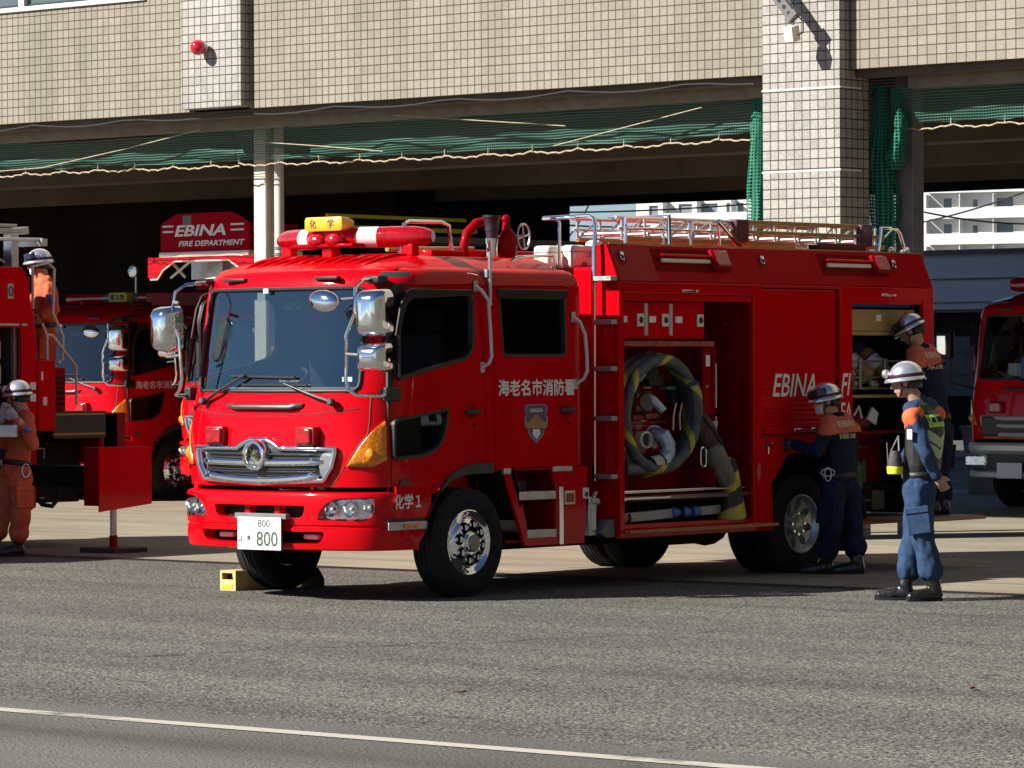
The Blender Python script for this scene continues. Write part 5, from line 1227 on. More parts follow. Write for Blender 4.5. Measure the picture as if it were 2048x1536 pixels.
# ladder on the roof
ldr = thing('roof_ladder', 'aluminium extension ladder with gold rails lying on the truck roof', 'ladder', (.45, 7.3, 2.60))
for x in (.16, .62):
    obj('ladder_rail', MB().box(x-.02,x+.02,5.5,9.1,2.70,2.735).box(x-.02,x+.02,6.9,9.1,2.79,2.82).box(x-.018,x+.018,6.95,8.75,2.868,2.905), 'gold', ldr, bevel=.005)
    obj('upper_rail', MB().cyl((x,5.42,2.885),(x,7.0,2.885),.015).cyl((x,5.45,2.80),(x,7.0,2.80),.013), 'chrome', ldr)
    g = MB(); y = 5.5
    while y < 9.0: g.cyl((x,y,2.72),(x,y+.0,2.88),.012).cyl((x,y,2.72),(x,y+.25,2.87),.009); y += .29
    obj('ladder_strut', g, 'alu', ldr)
y = 5.55
for k in range(12): obj('rung', MB().cyl((.16,y,2.76),(.62,y,2.76),.015), 'alu', ldr); y += .29
M['wine'] = pm('wine_plastic', (.08,.02,.035), .5)
for a, b in ((6.93,7.10),(8.70,8.86)): obj('end_block', MB().box(.58,.68,a,b,2.72,2.905), 'wine', ldr, bevel=.01)
for P_, r_ in (([(.72,5.42,2.66),(.72,5.42,2.87),(.72,5.90,2.88),(.72,5.90,2.66)], .016),([(.72,6.25,2.66),(.72,6.28,2.86),(.72,6.62,2.86),(.72,6.65,2.66)], .014),([(.72,5.42,2.79),(.72,5.90,2.80)], .012),([(.72,5.98,2.66),(.72,5.98,2.90),(.1,5.98,2.90)], .018),([(.74,8.85,2.66),(.74,8.9,2.88),(.74,9.12,2.88),(.74,9.18,2.84),(.74,9.26,2.68)], .016),([(.74,6.6,2.88),(.74,6.9,2.67)], .02)):
    rkk = fp('ladder_rack', MB().tube(P_, r_, 8), 'chrome')
obj('rack_pad', MB().box(.66,.78,7.95,8.62,2.66,2.73), pm('dark_wine', (.06,.02,.025), .6), rkk, bevel=.006)
obj('rack_foot', MB().box(.66,.80,7.75,7.90,2.66,2.72).ell((.74,9.05,2.69),.03).cyl((.74,9.2,2.67),(.74,9.3,2.70),.025), 'chrome', rkk, bevel=.01)
# wheel chock box under the far front wheel
ck = thing('wheel_chock', 'small yellow-fronted wooden chock under the front tyre', 'chock', (-1.0, 2.75, 0))
obj('chock_body', MB().plate([(-1.13,0),(-.965,0),(-.965,.155),(-1.13,.155)], [[(-1.11,.085),(-.99,.085),(-1.0,.135),(-1.11,.135)]], 'y', 2.735, 2.755).box(-1.13,-.965,2.755,3.12,0,.012).box(-1.13,-1.115,2.755,3.12,.012,.15).box(-.98,-.965,2.755,3.12,.012,.15).box(-1.115,-.98,2.755,3.12,.143,.155), pm('cream_wood', (.62,.44,.20), .6, var=.12, vscale=15), ck)
obj('chock_inside', MB().box(-1.114,-.981,2.80,2.81,.013,.142), pm('dark_wood', (.08,.04,.02), .8), ck)
obj('label', MB().box(-1.115,-1.0,2.731,2.734,.015,.045), pm('label_yellow', (.80,.45,.02), .5), ck)
ck2 = single('wheel_chock', MB().prism([(3.46,0),(3.60,0),(3.60,.06),(3.53,.15),(3.46,.15)], 'x', -1.0, -.84), pm('chock_brown', (.10,.055,.03), .7), 'dark brown wedge chock behind the far front tyre', 'chock', bevel=.006)
# ================================================================== OTHER VEHICLES
SKIP = ('light_bar','unit_lettering','roof_box','number_plate','roof_tube_rail','antenna','roof_rail')
def copy_cab(root, skip=()):
    out = {}
    for o in CAB_PARTS:
        b = o.name.split('.')[0]
        if b in SKIP or b in skip: continue
        c = copy_tree(o, root); out.setdefault(b, []).append(c)
        for ch in list(c.children):
            if ch.name.split('.')[0] in ('department_lettering','emblem','door_patch'):
                for q in list(ch.children): bpy.data.objects.remove(q)
                bpy.data.objects.remove(ch)
    return out
def copy_wheels(root, which=(0,1)):
    for i, w in enumerate((FW, FW2, RW, RW2)):
        if i in which: copy_tree(w, root)
def lowcab(root, o):
    return obj('chassis', MB().box(-.42+o.x,.42+o.x,2.4+o.y-2,8.4+o.y-2,.52,.72).box(o.x-.9,o.x+.9,o.y+2.4,o.y+2.5,.5,.95), 'dark', root)

# --- crane truck in the left bay
o = Vector((-17.13, 15.95, 0))
ct = thing('utility_fire_truck', 'red fire truck with chrome mirrors and yellow roof sign, half shaded in the left bay', 'fire truck', o, 'fire trucks parked inside the bays')
ctp = copy_cab(ct); copy_wheels(ct); lowcab(ct, o)
dr = ctp['door'][0]
def T(root, nm, s, mat, off, xd, ud, w, h, **k):
    q = text(nm, s, root, mat, ORG[root.as_pointer()]+Vector(off), xd, ud, w, h, **k); return q
T(ct, 'department_lettering', '海老名市消防', 'letter', (1.0325, .43, 1.45), XS, ZU, .72, .10, thick=.003)
b = obj('roof_bar', MB().tube([o+Vector((-.75,.95,2.63)), o+Vector((.75,.95,2.63))], .062, 18), 'redlens', ct)
obj('clear_section', MB().tube([o+Vector((-.05,.95,2.63)), o+Vector((.62,.95,2.63))], .064, 18), pm('smoked_lens', (.10,.11,.12), .2, coat=1), b)
obj('bar_foot', MB().box(o.x-.5,o.x-.42,o.y+.9,o.y+1.0,2.5,2.6).box(o.x+.42,o.x+.5,o.y+.9,o.y+1.0,2.5,2.6), 'dred', b)
s_ = obj('roof_sign', MB().box(o.x+.17,o.x+.50,o.y+.78,o.y+.95,2.575,2.70), pm('sign_yellow', (.55,.50,.02), .4), ct, bevel=.015)
T(s_, 'sign_lettering', '署支援', 'blk', (.20, .778, 2.60), FX, ZU, .27, .075, thick=.003)
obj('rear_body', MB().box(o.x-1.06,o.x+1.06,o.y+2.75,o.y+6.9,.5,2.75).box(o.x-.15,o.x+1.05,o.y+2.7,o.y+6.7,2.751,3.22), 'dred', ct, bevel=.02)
spt = obj('spot_lamp', MB().lathe([(.03,.09),(.075,.05),(.085,.0),(.08,-.01)], o+Vector((.40,1.0,2.98)), (0,1,0), 20), 'dsteel', ct)
obj('lens', MB().lathe([(.08,0),(.04,-.015),(.0005,-.018)], o+Vector((.40,.988,2.98)), (0,1,0), 20, cap=False), 'lamp', spt)
obj('lamp_pole', MB().cyl(o+Vector((.44,1.02,2.5)), o+Vector((.44,1.02,2.92)), .015), 'alu', spt)

# --- aerial ladder truck beside it, basket hanging over the front
o = Vector((-14.03, 15.85, 0))
lt = thing('aerial_ladder_truck', 'red aerial ladder truck with lettered rescue basket over its cab, middle bay', 'fire truck', o, 'fire trucks parked inside the bays')
copy_cab(lt); copy_wheels(lt); lowcab(lt, o)
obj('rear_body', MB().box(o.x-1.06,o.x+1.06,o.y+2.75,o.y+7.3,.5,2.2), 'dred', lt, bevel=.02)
Yb = 14.40
bk_ = obj('basket_panel', MB().prism([(-13.62,3.10),(-13.62,3.43),(-13.55,3.47),(-13.34,3.56),(-12.42,3.56),(-12.2,3.47),(-12.14,3.43),(-12.14,3.10)], 'y', Yb, Yb+.03), pm('wine_red_panel', (.40,.002,.014), .5, spec=.04), lt, bevel=.004)
T(bk_, 'basket_lettering', 'EBINA', 'letter', Vector((-13.38, Yb-.001, 3.285))-o, FX, ZU, .86, .135, shear=.22, bold=.03)
T(bk_, 'basket_lettering', 'FIRE DEPARTMENT', 'letter', Vector((-13.31, Yb-.001, 3.165))-o, FX, ZU, 1.10, .065, shear=.22, bold=.025)
obj('basket_stripe', MB().box(-13.58,-13.40,Yb-.003,Yb-.0005,3.40,3.42).box(-13.58,-13.40,Yb-.003,Yb-.0005,3.335,3.355).box(-12.44,-12.22,Yb-.003,Yb-.0005,3.40,3.42).box(-12.44,-12.22,Yb-.003,Yb-.0005,3.335,3.355), 'letter', bk_)
obj('basket_emblem', MB().box(-13.24,-13.10,Yb-.003,Yb-.0005,3.42,3.53), 'grey', bk_)
obj('basket_box', MB().box(-13.55,-12.2,Yb+.031,Yb+.9,3.12,3.42), 'dred', lt)
obj('basket_sill', MB().box(-13.62,-12.12,Yb-.03,Yb+.9,3.03,3.10), 'cream', lt, bevel=.008)
ap = [(-13.78,3.04),(-13.78,2.80),(-13.73,2.775),(-13.61,2.775),(-13.52,2.88),(-13.32,2.985),(-12.42,2.985),(-12.26,2.90),(-12.18,2.79),(-12.0,2.775),(-11.95,2.80),(-11.95,3.04)]
sk_ = obj('basket_skirt', MB().prism(ap, 'y', Yb-.06, Yb-.03), 'red', lt, bevel=.006)
obj('skirt_edge', MB().tube([(u, Yb-.062, v) for u, v in ap[2:10]], .010, 6), 'cream', sk_)
obj('basket_frame', MB().box(-13.5,-12.2,Yb+.4,Yb+.44,2.78,3.03).tube([(-13.55,Yb+.1,2.80),(-13.2,Yb+.1,3.0)],.018,8).tube([(-13.4,Yb+.2,2.80),(-13.55,Yb+.1,3.0)],.018,8).box(-12.9,-12.88,Yb+.3,Yb+.39,2.78,3.03).box(-12.6,-12.58,Yb+.3,Yb+.39,2.78,3.03), 'alu', lt)
obj('basket_floor', MB().prism([(-13.05,2.775),(-12.3,2.775),(-12.35,2.83),(-12.65,2.84),(-12.9,2.80)], 'y', Yb+.15, Yb+.35), 'white', lt, bevel=.01)
bm2 = obj('boom', MB().box(-12.75,-12.70,Yb+.9,Yb+7.5,3.25,3.33).box(-12.15,-12.10,Yb+.9,Yb+7.5,3.25,3.33).box(-12.72,-12.13,Yb+.9,Yb+7.5,3.02,3.06), 'dsteel', lt)
obj('boom_hazard', MB().box(-11.75,-11.70,Yb+.9,Yb+3.4,3.50,3.54).box(-11.75,-11.70,Yb+.9,Yb+3.6,3.36,3.41).box(-11.74,-11.71,Yb+1.4,Yb+1.45,3.2,3.36), pm('hazard_yellow', (.45,.50,.02), .5), bm2)

# --- truck in the right bay
o = Vector((-4.84, 19.85, 0))
rt = thing('shaded_fire_engine', 'dark shaded red fire engine with chrome bumper at the right edge', 'fire engine', o, 'fire trucks parked inside the bays')
rp = copy_cab(rt, ('bumper','grille','main_mirror','lower_mirror','round_mirror','mirror_stay','wiper')); copy_wheels(rt); lowcab(rt, o)
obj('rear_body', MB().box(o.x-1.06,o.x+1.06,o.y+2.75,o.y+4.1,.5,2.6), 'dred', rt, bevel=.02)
def fo(fnv, d): return [tuple(Vector(p)+d) for p in fnv]
sh_o = o-Vector((0,2,0))
g = MB().loft([[tuple(Vector(p)+sh_o) for p in bump(z, oo)] for z, oo in ((.66,-.01),(.70,.03),(.76,.035),(.79,.01))]); cb = obj('chrome_bumper', g, 'frame', rt, ang=40)
obj('bumper_bar', MB().loft([[tuple(Vector(p)+sh_o) for p in bump(z, oo)] for z, oo in ((.37,-.01),(.39,.02),(.44,.025),(.46,.0))]), 'frame', cb, ang=40)
obj('bumper_core', MB().loft([[tuple(Vector(p)+sh_o) for p in bump(z, oo)] for z, oo in ((.455,-.02),(.66,-.02))]), 'blk', cb)
for s in (-1, 1):
    h = obj('headlight', MB().box(o.x+s*.78-.16,o.x+s*.78+.16,o.y+.055,o.y+.2,.50,.655), 'lamp', rt, bevel=.03)
obj('grille', MB().box(o.x-.66,o.x+.66,o.y-.0,o.y+.12,.87,1.10), 'blk', rt, bevel=.02)
for z, x in ((1.09,.70),(1.0,.64),(.90,.58)): obj('grille_bar', MB().tube([(o.x-x,o.y+.085,z),(o.x-.3,o.y-.02,z-.012),(o.x+.3,o.y-.02,z-.012),(o.x+x,o.y+.075,z)], .026, 8), 'frame', rt)
for s in (-1, 1): obj('grille_end', MB().tube([(o.x+s*.70,o.y+.085,1.09),(o.x+s*.68,o.y+.085,.98),(o.x+s*.58,o.y+.05,.90)], .026, 8), 'frame', rt)
obj('number_plate', MB().box(o.x-.40,o.x-.06,o.y-.06,o.y-.045,.38,.56), 'letter', rt)
for s in (-1, 1):
    mst = obj('mirror_stay', MB().tube([o+Vector((s*.98,.35,2.2)),o+Vector((s*1.14,.1,2.12)),o+Vector((s*1.16,.1,1.5)),o+Vector((s*.98,.35,1.42))], .014, 8), 'blk', rt)
    mm = obj('mirror', MB().box(o.x+s*1.2-.11,o.x+s*1.2+.11,o.y+.0,o.y+.12,1.78,2.10), 'blk', rt, bevel=.03)
    obj('mirror_shell', MB().box(o.x+s*1.2-.07,o.x+s*1.2+.07,o.y-.025,o.y+.0,1.82,2.06), 'chrome', mm, bevel=.02)
    obj('wiper', MB().tube([o+Vector((s*.1,.06,1.5)), o+Vector((s*.42,.02,1.62))], .012, 6), 'blk', rt)
b = obj('roof_bar', MB().tube([o+Vector((x,.9,2.66)) for x in (-.82,-.79,-.7,.7,.79,.82)], [.02,.07,.09,.09,.07,.02], 18), 'redlens', rt)
obj('bar_foot', MB().box(o.x-.5,o.x-.3,o.y+.85,o.y+.95,2.5,2.6).box(o.x+.3,o.x+.5,o.y+.85,o.y+.95,2.5,2.6), 'dred', b)
obj('dash_paper', MB().box(o.x-.55,o.x-.38,o.y+.42,o.y+.43,1.57,1.72), 'white', rt)

# --- rescue truck at the left edge, rear end in view
o = Vector((-8.47, -1.1, 0)); X = -7.40
rs = thing('rescue_truck', 'red rescue truck with open side locker at the left edge of the forecourt', 'fire truck', o)
copy_cab(rs, ('wiper',)); copy_wheels(rs); RWc = copy_tree(RW, rs); RWd = copy_tree(RW2, rs)
obj('chassis', MB().box(-8.9,-8.05,-.6,7.9,.5,.75).box(-9.2,-7.75,5.6,7.5,.42,1.0), 'dark', rs)
bay = [(5.3,.50),(6.44,.50),(6.44,2.10),(5.3,2.10)]
rb = obj('body', MB().plate([(1.75,.37),(5.2,.37),(6.56,.37),(6.62,.40),(6.64,1.9),(6.60,2.2),(6.50,2.62),(6.44,2.67),(1.75,2.67)], [bay], 'x', X-.04, X), 'red', rs, bevel=.006)
obj('body_shell', MB().box(X-2.14,X-.045,1.75,1.8,.4,2.66).box(X-2.14,X-2.1,1.8,6.6,.4,2.66).box(X-2.1,X-.045,1.8,6.5,2.62,2.665).box(X-2.1,X-.045,6.58,6.62,.4,2.3), 'red', rs)
obj('bay_lining', MB().box(X-.7,X-.68,5.2,6.58,.4,2.3).box(X-.68,X-.05,6.46,6.48,.4,2.3).box(X-.68,X-.05,5.25,6.48,.44,.49).box(X-.68,X-.05,5.25,6.48,1.52,1.55), pm('bay_grey', (.10,.10,.10), .6), rs)
obj('drip_rail', MB().box(X,X+.02,5.2,6.40,2.115,2.135).box(X,X+.02,6.43,6.50,2.115,2.135), 'alu', rb, bevel=.003)
e = obj('crest_ring', MB().box(X,X+.006,6.27,6.34,2.37,2.51), 'alu', rb, bevel=.01); obj('crest_mark', MB().tube([(X+.008,6.305+.022*math.cos(a),2.44+.045*math.sin(a)) for a in [2*math.pi*i/16 for i in range(16)]], .008, 6, closed=True), 'dsteel', e)
obj('bay_winch', MB().box(X-.5,X-.12,5.9,6.3,1.80,1.98).box(X-.5,X-.12,5.9,6.3,1.56,1.76).cyl((X-.11,6.0,1.87),(X-.11,6.2,1.87),.03), 'alu', rs, bevel=.015)
obj('bay_reel', MB().tube([(X-.25,6.05+.26*math.cos(a),1.25+.26*math.sin(a)) for a in [2*math.pi*i/30 for i in range(30)]], .05, 10, closed=True), 'rubber', rs)
obj('bay_post', MB().tube([(X-.03,6.02,.5),(X-.03,6.10,1.6),(X-.05,5.95,1.75)], .025, 8), 'red', rs)
obj('bay_pole', MB().box(X-.10,X-.06,6.40,6.44,.5,2.1), 'alu', rs)
op = obj('corner_panel', MB().box(X-.02,X+.01,6.645,6.865,1.12,1.79), 'red', rs, bevel=.006)
obj('panel_latch', MB().box(X+.01,X+.02,6.70,6.75,1.36,1.44), 'cream', op, bevel=.006); obj('panel_handle', MB().box(X+.01,X+.018,6.68,6.70,1.60,1.68), 'letter', op)
obj('letter_stripe', MB().box(X,X+.004,6.55,6.62,1.40,1.47).box(X,X+.004,6.55,6.62,1.51,1.58), 'letter', rb)
# rear deck, crane base, steps
obj('crane_base', MB().box(-9.3,-7.55,6.64,7.15,1.30,1.72).box(-8.6,-8.1,6.7,7.2,1.7,2.6).box(-9.3,-7.5,7.55,7.9,.80,1.28), 'dred', rs, bevel=.012)
g = MB()
for i in range(6): g.box(-7.549,-7.54,6.9,7.12,1.36+.05*i,1.385+.05*i)
obj('louvre', g, 'dark', rs)
stp = obj('rear_step', MB().box(-9.0,-7.45,6.90,7.58,1.04,1.30), 'blk', rs)
obj('step_edge', MB().box(-7.449,-7.44,6.92,7.56,1.262,1.282), pm('step_yellow', (.38,.24,.03), .6), stp)
obj('step_edge', MB().box(-7.449,-7.44,6.88,7.56,1.072,1.092), bpy.data.materials['step_yellow'], stp)
obj('rear_box', MB().box(-7.9,-7.5,7.60,7.78,.90,1.28), 'dred', rs)
obj('hose_loop', MB().tube([(-7.44,6.65,.50),(-7.43,6.72,.42),(-7.43,6.85,.40),(-7.46,6.95,.46),(-7.5,7.0,.56)], .022, 8), 'rubber', rs)
obj('straps', MB().box(-7.45,-7.44,6.66,6.74,.62,.72).tube([(-7.44,6.68,.95),(-7.44,6.76,.95),(-7.44,6.76,.85)], .008, 6).tube([(-7.44,6.66,.48),(-7.44,6.76,.48)], .008, 6), pm('khaki_strap', (.33,.29,.17), .8), rs)
for P in ([(-7.5,6.68,2.28),(-7.5,6.68,2.68),(-7.52,6.9,2.72),(-7.52,6.98,2.66),(-7.52,6.96,2.24),(-7.52,7.09,2.02),(-7.52,7.08,1.80),(-7.52,7.02,1.76)], [(-7.5,6.80,2.14),(-7.5,6.86,2.03),(-7.5,6.86,1.76)], [(-7.5,6.86,2.03),(-7.5,6.93,2.03),(-7.52,7.26,1.73),(-7.52,7.26,1.36)]):
    obj('grab_rail', MB().tube(P, .014, 8), 'steel', rs)
obj('roof_boom', MB().box(-8.1,-7.75,5.2,6.80,3.01,3.05).box(-8.1,-7.75,5.2,6.72,3.06,3.09).obox((-7.9,6.86,3.03),(0,1,.1),(1,0,0),(0,-.1,1),.10,.05,.035), 'alu', rs, bevel=.006)
obj('boom_post', MB().box(-7.82,-7.70,6.60,6.69,2.66,3.0), 'alu', rs, bevel=.006)
g = MB().tube([(-7.6,5.5,2.93),(-7.6,6.9,2.94)],.018,8).tube([(-7.6,5.6,2.90),(-7.6,6.3,2.70)],.012,6).tube([(-7.7,6.1,2.92),(-7.7,6.5,2.72)],.012,6).box(-7.9,-7.55,6.85,6.92,2.88,2.95)
obj('roof_rail', g, 'alu', rs); obj('roof_load', MB().box(-8.6,-7.9,5.3,6.5,2.67,2.85).tube([(-8.0,6.3,2.9),(-7.8,6.5,2.75)],.02,8), pm('load_dark', (.05,.03,.03), .7, var=.4), rs)
# outrigger
og = obj('outrigger_box', MB().prism([(-6.39,.44),(-6.20,.44),(-6.20,.98),(-6.39,.98)], 'y', 6.28, 6.96), 'dred', rs, bevel=.006)
obj('box_face', MB().prism([(6.285,.385),(6.955,.445),(6.955,.975),(6.285,.975)], 'x', -6.20, -6.185), 'red', og)
obj('outrigger_beam', MB().box(-7.6,-6.39,6.45,6.65,.60,.80), 'dark', og)
jk = obj('jack_leg', MB().cyl((-6.29,6.56,.05),(-6.29,6.56,.60),.032), 'alu', og)
obj('jack_band', MB().cyl((-6.29,6.56,.05),(-6.29,6.56,.16),.038), 'dred', jk)
pd = single('jack_pad', MB().box(-6.53,-6.05,6.35,6.77,0,.05), 'blk', 'black square pad on the asphalt under the outrigger jack', 'pad', bevel=.01)

# --- grey wing-bodied truck behind the station
o = Vector((-21, 40, 0)); xa, xb, ya = -29.0, -14.5, 40.0
wt = thing('box_truck', 'long blue grey box truck standing in shade behind the right bay', 'truck', o)
obj('upper_panel', MB().box(xa,xb,ya,ya+2.3,2.66,3.78), 'wing', wt, bevel=.02)
obj('roof_rail', MB().box(xa,xb,ya-.04,ya,3.69,3.78).box(xa,xb,ya-.03,ya,2.65,2.71), 'dsteel', wt)
obj('panel_seam', MB().box(xa,xb,ya-.015,ya-.001,3.24,3.265).box(xa,xb,ya-.015,ya-.001,2.82,2.84), 'dsteel', wt)
obj('side_gap', MB().box(xa+.05,xb-.05,ya+.1,ya+2.2,2.2,2.66), 'dark', wt)
obj('lower_gate', MB().box(xa,xb,ya+.05,ya+2.2,1.15,2.22), pm('gate_grey', (.13,.14,.15), .6, var=.2), wt)
obj('gate_seam', MB().box(xa,xb,ya+.03,ya+.048,1.95,1.98).box(xa,xb,ya+.03,ya+.048,1.55,1.57), 'dsteel', wt)
obj('skirt', MB().box(xa+.2,xb-.2,ya+.15,ya+2.0,.35,1.14), 'dark', wt)
for x in (-27.0, -25.8, -16.8):
    obj('wheel', MB().lathe(tyre_prof(.48,.26,.26), (x,ya+.3,.48), (0,-1,0), 40, cap=False), 'rubber', wt)
# small bin by the shaded engine
bn = thing('grey_bin', 'grey lidded bin with lime label between the box truck and shaded engine', 'bin', (-8.6, 24.9, 0))
obj('bin_body', MB().loft([[(-8.6+u,24.9+v,z) for u, v in rrect(-w,w,-w,w,.05,3)] for z, w in ((0,.28),(.85,.34))]), 'grey', bn); obj('bin_lid', MB().box(-8.96,-8.24,24.54,25.26,.85,.90), 'dsteel', bn, bevel=.02); obj('bin_label', MB().box(-8.72,-8.5,24.545,24.56,.35,.5), 'lime', bn)

for q in (ct, lt, rt, rs):
    for c in q.children:
        if c.name.split('.')[0] == 'windscreen': c.material_slots[0].link = 'OBJECT'; c.material_slots[0].material = M['dglass']
# ================================================================== PEOPLE
def capsule(g, p0, r0, p1, r1, side=None, ratio=1.):
    p0, p1 = Vector(p0), Vector(p1); d = (p1-p0).normalized(); P = []; rr = []
    for a in (-78, -50, -22): P.append(p0+d*r0*math.sin(R(a))); rr.append(r0*math.cos(R(a)))
    P += [p0.lerp(p1, .02), p0.lerp(p1, .5), p0.lerp(p1, .98)]; rr += [r0, (r0+r1)/2, r1]
    for a in (22, 50, 78): P.append(p1+d*r1*math.sin(R(a))); rr.append(r1*math.cos(R(a)))
    g.tube(P, rr, 14, side=side, ratio=ratio)
def fuse(g, voxel=.01, it=3, wr=0., seed=0, sc=9.):
    me = g.mesh('blob')
    def fn(o):
        m1 = o.modifiers.new('r', 'REMESH'); m1.mode = 'VOXEL'; m1.voxel_size = voxel
        m2 = o.modifiers.new('s', 'SMOOTH'); m2.factor = .5; m2.iterations = it
    me = evalmesh(me, [fn])
    if wr:
        ns = [v.normal.copy() for v in me.vertices]
        for v, n in zip(me.vertices, ns):
            c = v.co; q = noise.noise((c.x*sc+seed, c.y*sc, c.z*sc*.7))+.6*noise.noise((c.x*sc*2.3, c.y*sc*2.3+seed, c.z*sc*1.4+c.x*6))
            v.co = c+n*q*wr
    return me
def hand(g, w, d, nrm, sx, curl=.5, k=1.):
    """palm and five fingers; d: along the hand, nrm: out of the back of the hand, sx: towards the thumb"""
    d, nrm = Vector(d).normalized(), Vector(nrm); nrm = (nrm-d*nrm.dot(d)).normalized(); sd = d.cross(nrm)*sx; w = Vector(w)
    capsule(g, w, .024*k, w+d*.045*k, .030*k); 
    for i in range(4): capsule(g, w+d*.03*k+sd*(.026-.017*i)*k, .013*k, w+d*.085*k+sd*(.030-.020*i)*k, .011*k)
    for i, L in enumerate((.072,.080,.074,.058)):
        b = w+d*.085*k+sd*(.030-.020*i)*k; u = (d*math.cos(curl)-nrm*math.sin(curl)); v = (d*math.cos(curl*2.1)-nrm*math.sin(curl*2.1)); q = (d*math.cos(curl*3)-nrm*math.sin(curl*3))
        p1 = b+u*L*.45*k; p2 = p1+v*L*.32*k; p3 = p2+q*L*.23*k
        capsule(g, b, .0105*k, p1, .010*k); capsule(g, p1, .010*k, p2, .0095*k); capsule(g, p2, .0095*k, p3, .0085*k)
    b = w+d*.025*k+sd*.026*k; p1 = b+(d*.6+sd*.65-nrm*.25).normalized()*.038*k; p2 = p1+(d*.85+sd*.15-nrm*.45).normalized()*.032*k
    capsule(g, b, .014*k, p1, .012*k); capsule(g, p1, .012*k, p2, .010*k)

def person(label, J, face, hface, hpitch, cloth, yoke=None, hands='skin', mask=False, visor=False, group='firefighters on the forecourt', fluff=1., lettering=True, cw=1.):
    t = thing('person', label, 'person', Vector((J['hip'].x, J['hip'].y, min(J['laf'].z, J['raf'].z))), group)
    face = Vector(face).normalized(); up = Vector((0,0,1)); left = up.cross(face)
    P = lambda nm, me, mat, par=None, **k: obj(nm, me, mat, par or t, **k)
    sp = (J['neck']-J['hip']).normalized()
    sh = (J['rs']-J['ls']).normalized(); hp = (J['rh']-J['lh']).normalized()
    # --- body
    b = MB()
    hf = Vector(hface).normalized(); hl = up.cross(hf).normalized(); hf = (hf*math.cos(hpitch)-up*math.sin(hpitch)); hu = hf.cross(hl)
    M3 = Matrix((hl, hf, hu)).transposed(); hc = J['head']; H = lambda x, y, z: hc+hl*x+hf*y+hu*z
    b.ell(H(0,-.008,.02), .076, .096, .10, 20, M3); b.ell(H(0,.022,-.045), .058, .064, .066, 16, M3); b.ell(H(0,.046,-.088), .030, .032, .025, 12, M3)
    capsule(b, H(0,.088,.012), .010, H(0,.106,-.028), .015); b.ell(H(0,.100,-.034), .018, .013, .011, 10, M3)
    capsule(b, H(-.035,.080,.030), .013, H(.035,.080,.030), .013); capsule(b, H(-.018,.084,-.066), .009, H(.018,.084,-.066), .009)
    for s in (-1, 1): b.ell(H(s*.078,-.005,-.005), .012, .020, .033, 10, M3)
    capsule(b, H(0,-.020,-.05), .054, J['neck'], .058)
    capsule(b, J['chest'], .095, J['waist'], .088, side=sh, ratio=1.3); capsule(b, J['waist'], .088, J['hip'], .095, side=hp, ratio=1.25)
    capsule(b, J['neck'].lerp(J['chest'], .3)+sh*.09, .05, J['neck'].lerp(J['chest'], .3)-sh*.09, .05)
    for a in 'lr':
        capsule(b, J[a+'s'], .046, J[a+'e'], .040); capsule(b, J[a+'e'], .039, J[a+'w'], .030)
        capsule(b, J[a+'h'], .085, J[a+'k'], .058); capsule(b, J[a+'k'], .056, J[a+'a'], .040)
        if hands == 'skin': hand(b, J[a+'w'], J[a+'hd'], J[a+'hn'], J.get(a+'sx', 1 if a == 'l' else -1), J.get(a+'c', .5))
    P('body', fuse(b, .0085, 2), 'skin', ang=80)
    if hands != 'skin':
        for a in 'lr':
            g = MB(); hand(g, J[a+'w'], J[a+'hd'], J[a+'hn'], J.get(a+'sx', 1 if a == 'l' else -1), J.get(a+'c', .6), 1.12); capsule(g, J[a+'w']-Vector(J[a+'hd']).normalized()*.05, .036, J[a+'w'], .034)
            P('glove', fuse(g, .0085, 2), hands, ang=80)
    # --- eyes, brows, hair
    g = MB()
    for s in (-1, 1): g.ell(H(s*.032,.083,.008), .011, .008, .007, 10, M3)
    ey = P('eyes', g, pm('eye_white', (.6,.58,.55), .3) if 'eye_white' not in bpy.data.materials else bpy.data.materials['eye_white'])
    g = MB()
    for s in (-1, 1): g.ell(H(s*.032,.0895,.008), .0055, .003, .0055, 8, M3); capsule(g, H(s*.018,.092,.034), .004, H(s*.048,.083,.036), .003)
    obj('pupils', g, 'hair', ey)
    g = MB().ell(H(0,-.020,.012), .081, .094, .085, 20, M3); P('hair', g, 'hair')
    KH = .90
    HH = lambda x, y, z: H(x*KH, y*KH, z*KH+.004)
    # --- helmet
    rows = []
    for i in range(9):
        a = math.pi/2*i/8; rows.append([HH(.118*math.sin(a)*math.cos(k*math.pi/16)*(1), -.008+.142*math.sin(a)*math.sin(k*math.pi/16), .035+.128*math.cos(a)) for k in range(32)])
    rows.append([HH(.121*math.cos(k*math.pi/16), -.008+.145*math.sin(k*math.pi/16), .020) for k in range(32)])
    he = P('helmet', MB().grid(rows, True), 'helm', ang=60, solid=.004)
    rows = [[HH(r*math.cos(k*math.pi/16)*.121, -.008+r*math.sin(k*math.pi/16)*(.145+(.022 if math.sin(k*math.pi/16) > .3 else 0)), z) for k in range(32)] for r, z in ((.98,.030),(1.03,.028),(1.085,.010),(1.09,.005),(1.02,.018))]
    obj('brim', MB().grid(rows, True), 'helm', he, ang=60, solid=.004)
    rows = [[HH(r*math.cos(k*math.pi/16)*.121, -.008+r*math.sin(k*math.pi/16)*.145, z) for k in range(32)] for r, z in ((1.006,.062),(1.02,.058),(1.02,.038),(1.006,.034))]
    obj('helmet_band', MB().grid(rows, True), pm('band_purple', (.05,.012,.03), .4) if 'band_purple' not in bpy.data.materials else bpy.data.materials['band_purple'], he, ang=60)
